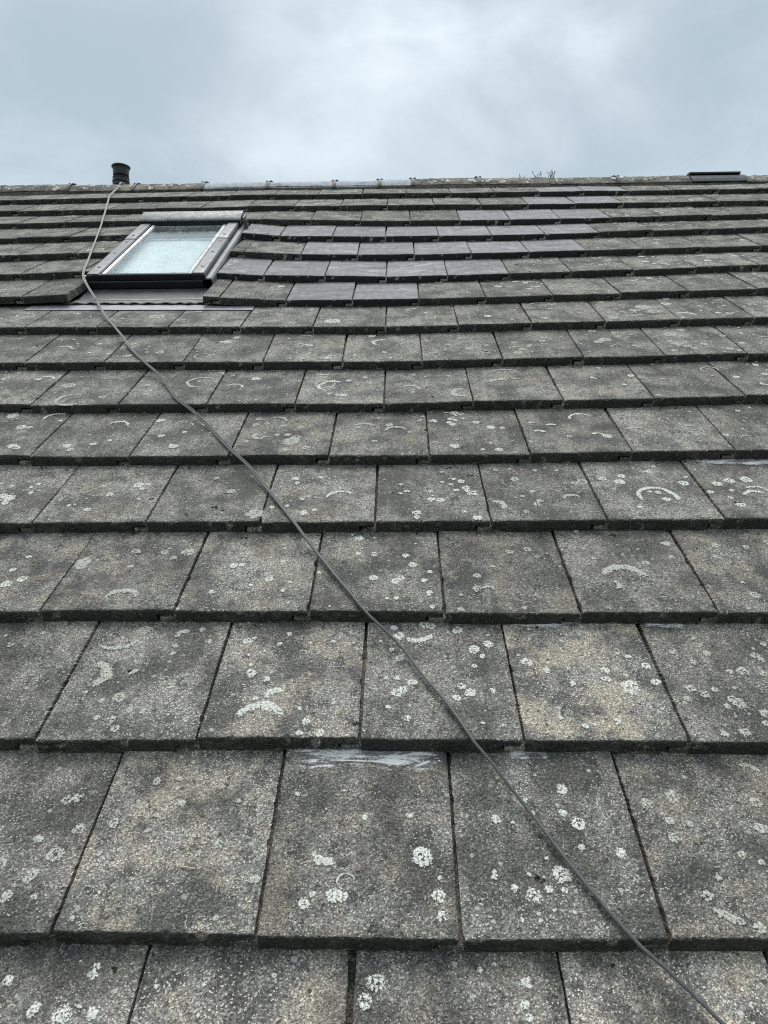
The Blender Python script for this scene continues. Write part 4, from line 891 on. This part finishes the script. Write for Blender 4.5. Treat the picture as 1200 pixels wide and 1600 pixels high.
# ================================================================== ridge vent box
VU0, VU1 = 2.035, 2.395
vb = Vector(((VU0+VU1)/2, ridge_top.y, ridge_top.z))
box = obj('ridge_vent', None, mw=Matrix.Translation(vb), cat='roof vent', label='low black plastic ventilator sitting on the ridge at far right')
hw = (VU1-VU0)/2
def saddle(r0, r1, a0, a1, x0, x1, n=14):
    m = MB(); prof = []
    for k in range(n+1): a = a0+(a1-a0)*k/n; prof.append((-r1*math.sin(a), r1*math.cos(a)-RIDGE_R))
    for k in range(n, -1, -1): a = a0+(a1-a0)*k/n; prof.append((-r0*math.sin(a), r0*math.cos(a)-RIDGE_R))
    return m.prism(prof, x0, x1)
M_VENT = plain('vent_plastic', (0.022, 0.026, 0.032), 0.5, 0.0, 0.45, 0.5, 14.0)
obj('saddle', saddle(RIDGE_R-.012, RIDGE_R+.004, -ang, ang, -hw, hw+.02).mesh('saddle'), M_VENT, box)
obj('louvre', MB().box((-hw+.03, -.070, -.030), (hw-.03, .070, -.008)).mesh('louvre'), M_PIPE_IN, box)
for x in (-.11, -.03, .05, .12): obj('fin', MB().box((x, -.078, -.034), (x+.005, -.0705, -.008)).mesh('fin'), M_VENT, box)
obj('cap', MB().prism([(-.088, -.012), (-.090, -.009), (-.088, .002), (-.05, .010), (.05, .010), (.088, .002), (.090, -.009), (.088, -.012)], -hw+.004, hw-.004).mesh('cap', bevel=.002), M_PIPE, box)

# ================================================================== weeds rooted in the ridge bedding
def weed(u, scale, seed, label, n):
    rj = random.Random(seed)
    base = Vector((u, ridge_top.y-.085, ridge_top.z-.030))
    e = obj('weed', None, mw=Matrix.Translation(base), cat='weed', label=label, group=None)
    leafm = MB(); headm = MB(); stemm = MB()
    for q in range(n):
        x0 = rj.gauss(0, .02)*scale; h = rj.uniform(.05, .105)*scale; dx_ = rj.gauss(0, .03)*scale; dy_ = rj.gauss(0, .012)
        pts = [(x0+dx_*t**1.4, dy_*t, h*t) for t in (0, .25, .5, .75, 1)]
        stemm.tube(pts, [.0016, .0015, .0013, .0011, .0009], 5)
        for t in (rj.uniform(.1, .3), rj.uniform(.3, .5), rj.uniform(.5, .75), rj.uniform(.75, .95)):
            an = rj.uniform(0, 6.28); ln = rj.uniform(.010, .020)*scale; p = Vector((x0+dx_*t**1.4, dy_*t, h*t))
            dd = Vector((math.cos(an), math.sin(an), rj.uniform(.1, .8))).normalized(); sd2 = dd.cross(Vector((0, 0, 1))).normalized()*ln*.32
            i = len(leafm.v)
            for z in (p, p+dd*ln*.5+sd2, p+dd*ln-Vector((0, 0, ln*.2)), p+dd*ln*.5-sd2, p+dd*ln*.5-Vector((0, 0, .002))): leafm.v.append(tuple(z))
            leafm.f += [(i, i+1, i+4), (i+1, i+2, i+4), (i+2, i+3, i+4), (i+3, i, i+4)]
        if rj.random() < .75:
            tip = Vector(pts[-1])
            for z in range(3):
                c = tip+Vector((rj.gauss(0, .003), rj.gauss(0, .003), rj.gauss(0, .003))); r = .0048*scale; i = len(headm.v)
                for dv in ((r, 0, 0), (-r, 0, 0), (0, r, 0), (0, -r, 0), (0, 0, r), (0, 0, -r)): headm.v.append(tuple(c+Vector(dv)))
                headm.f += [tuple(i+k for k in f) for f in ((0,2,4),(2,1,4),(1,3,4),(3,0,4),(2,0,5),(1,2,5),(3,1,5),(0,3,5))]
    obj('stem', stemm.mesh('stem'), M_STEM, e)
    obj('leaves', leafm.mesh('leaves'), M_LEAF, e, kind='stuff')
    if headm.v: obj('seed_head', headm.mesh('seed_head'), M_FLOWER, e)
weed(1.085, .55, 11, 'taller weed with dark seed heads growing from the ridge right of centre', 9)
weed(.985, .6, 5, 'small leafy weed on the ridge just left of the taller weed', 5)
weed(.865, .36, 8, 'tiny weed sprout on the ridge, leftmost of the three weeds', 3)

# ================================================================== twin cable trailing down the roof
rt = ridge_top+Vector((0, 0, ridge_dz(-1.9)))
def ridge_pt(u, a, o): return Vector((u, rt.y-(RIDGE_R+o)*math.sin(a), rt.z+(RIDGE_R+o)*math.cos(a)-RIDGE_R))
path = [Vector((-1.985, rt.y+.24, rt.z-.14)), Vector((-1.955, rt.y+.13, rt.z-.02)), Vector((-1.955, rt.y+.05, rt.z+.008)), ridge_pt(-1.962, .0, .012), ridge_pt(-1.968, .30, .014), ridge_pt(-1.966, .62, .012), ridge_pt(-1.964, .98, .010)]
path += [P(*c) for c in CABLE]
def catmull(pts, per=7):
    o = []
    for i in range(len(pts)-1):
        p0, p1, p2, p3 = pts[max(i-1, 0)], pts[i], pts[i+1], pts[min(i+2, len(pts)-1)]
        for k in range(per):
            t = k/per
            o.append(0.5*((2*p1)+(p2-p0)*t+(2*p0-5*p1+4*p2-p3)*t*t+(3*p1-p0-3*p2+p3)*t**3))
    o.append(pts[-1]); return o
cp = catmull(path[:8], 6)[:-1]+catmull(path[7:], 2)
cable_root = obj('cable', None, mw=Matrix.Translation(path[-1]), cat='cable', label='thin grey twin cable running diagonally down the tiles from the vent pipe')
lens = [0.0]
for a, b in zip(cp, cp[1:]): lens.append(lens[-1]+(b-a).length)
for s in (-1, 1):
    pts = []
    for j, p in enumerate(cp):
        t = (cp[min(j+1, len(cp)-1)]-cp[max(j-1, 0)]).normalized()
        side = t.cross(WDIR).normalized(); nrm = side.cross(t)
        L_ = lens[j]
        vpos = (p-ORG).dot(VDIR); edge = min(1, max(0, (2.1-vpos)/.9))
        a = (0.45*math.sin(L_*2.3+.5))*(1-edge)+1.09*edge
        r_ = .0029
        pts.append(p-path[-1]+side*(s*r_*math.cos(a))+nrm*(s*r_*math.sin(a)*1.0))
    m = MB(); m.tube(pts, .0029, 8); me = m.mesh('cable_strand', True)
    at = me.attributes.new('paleness', 'FLOAT', 'POINT')
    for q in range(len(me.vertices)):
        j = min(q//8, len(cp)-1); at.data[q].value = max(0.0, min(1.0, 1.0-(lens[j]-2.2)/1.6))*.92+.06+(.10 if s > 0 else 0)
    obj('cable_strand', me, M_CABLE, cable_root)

# ================================================================== small debris
rj = random.Random(3)
def on_tile(u, v):
    n = math.floor((v-V0)/GAUGE); s_ = (v-V0)/GAUGE-n
    return P(u, v, w_face(u, v)+.0012)
tw = MB().tube([(-.011, .001, .0015), (0, -.0005, .003), (.012, -.002, .0015)], .0011, 6)
obj('straw', tw.mesh('straw'), M_TWIG, None, Matrix.Translation(on_tile(-.332, .612)) @ ROOFM.to_3x3().to_4x4(), label='short pale piece of straw on a near tile at lower left', cat='straw')
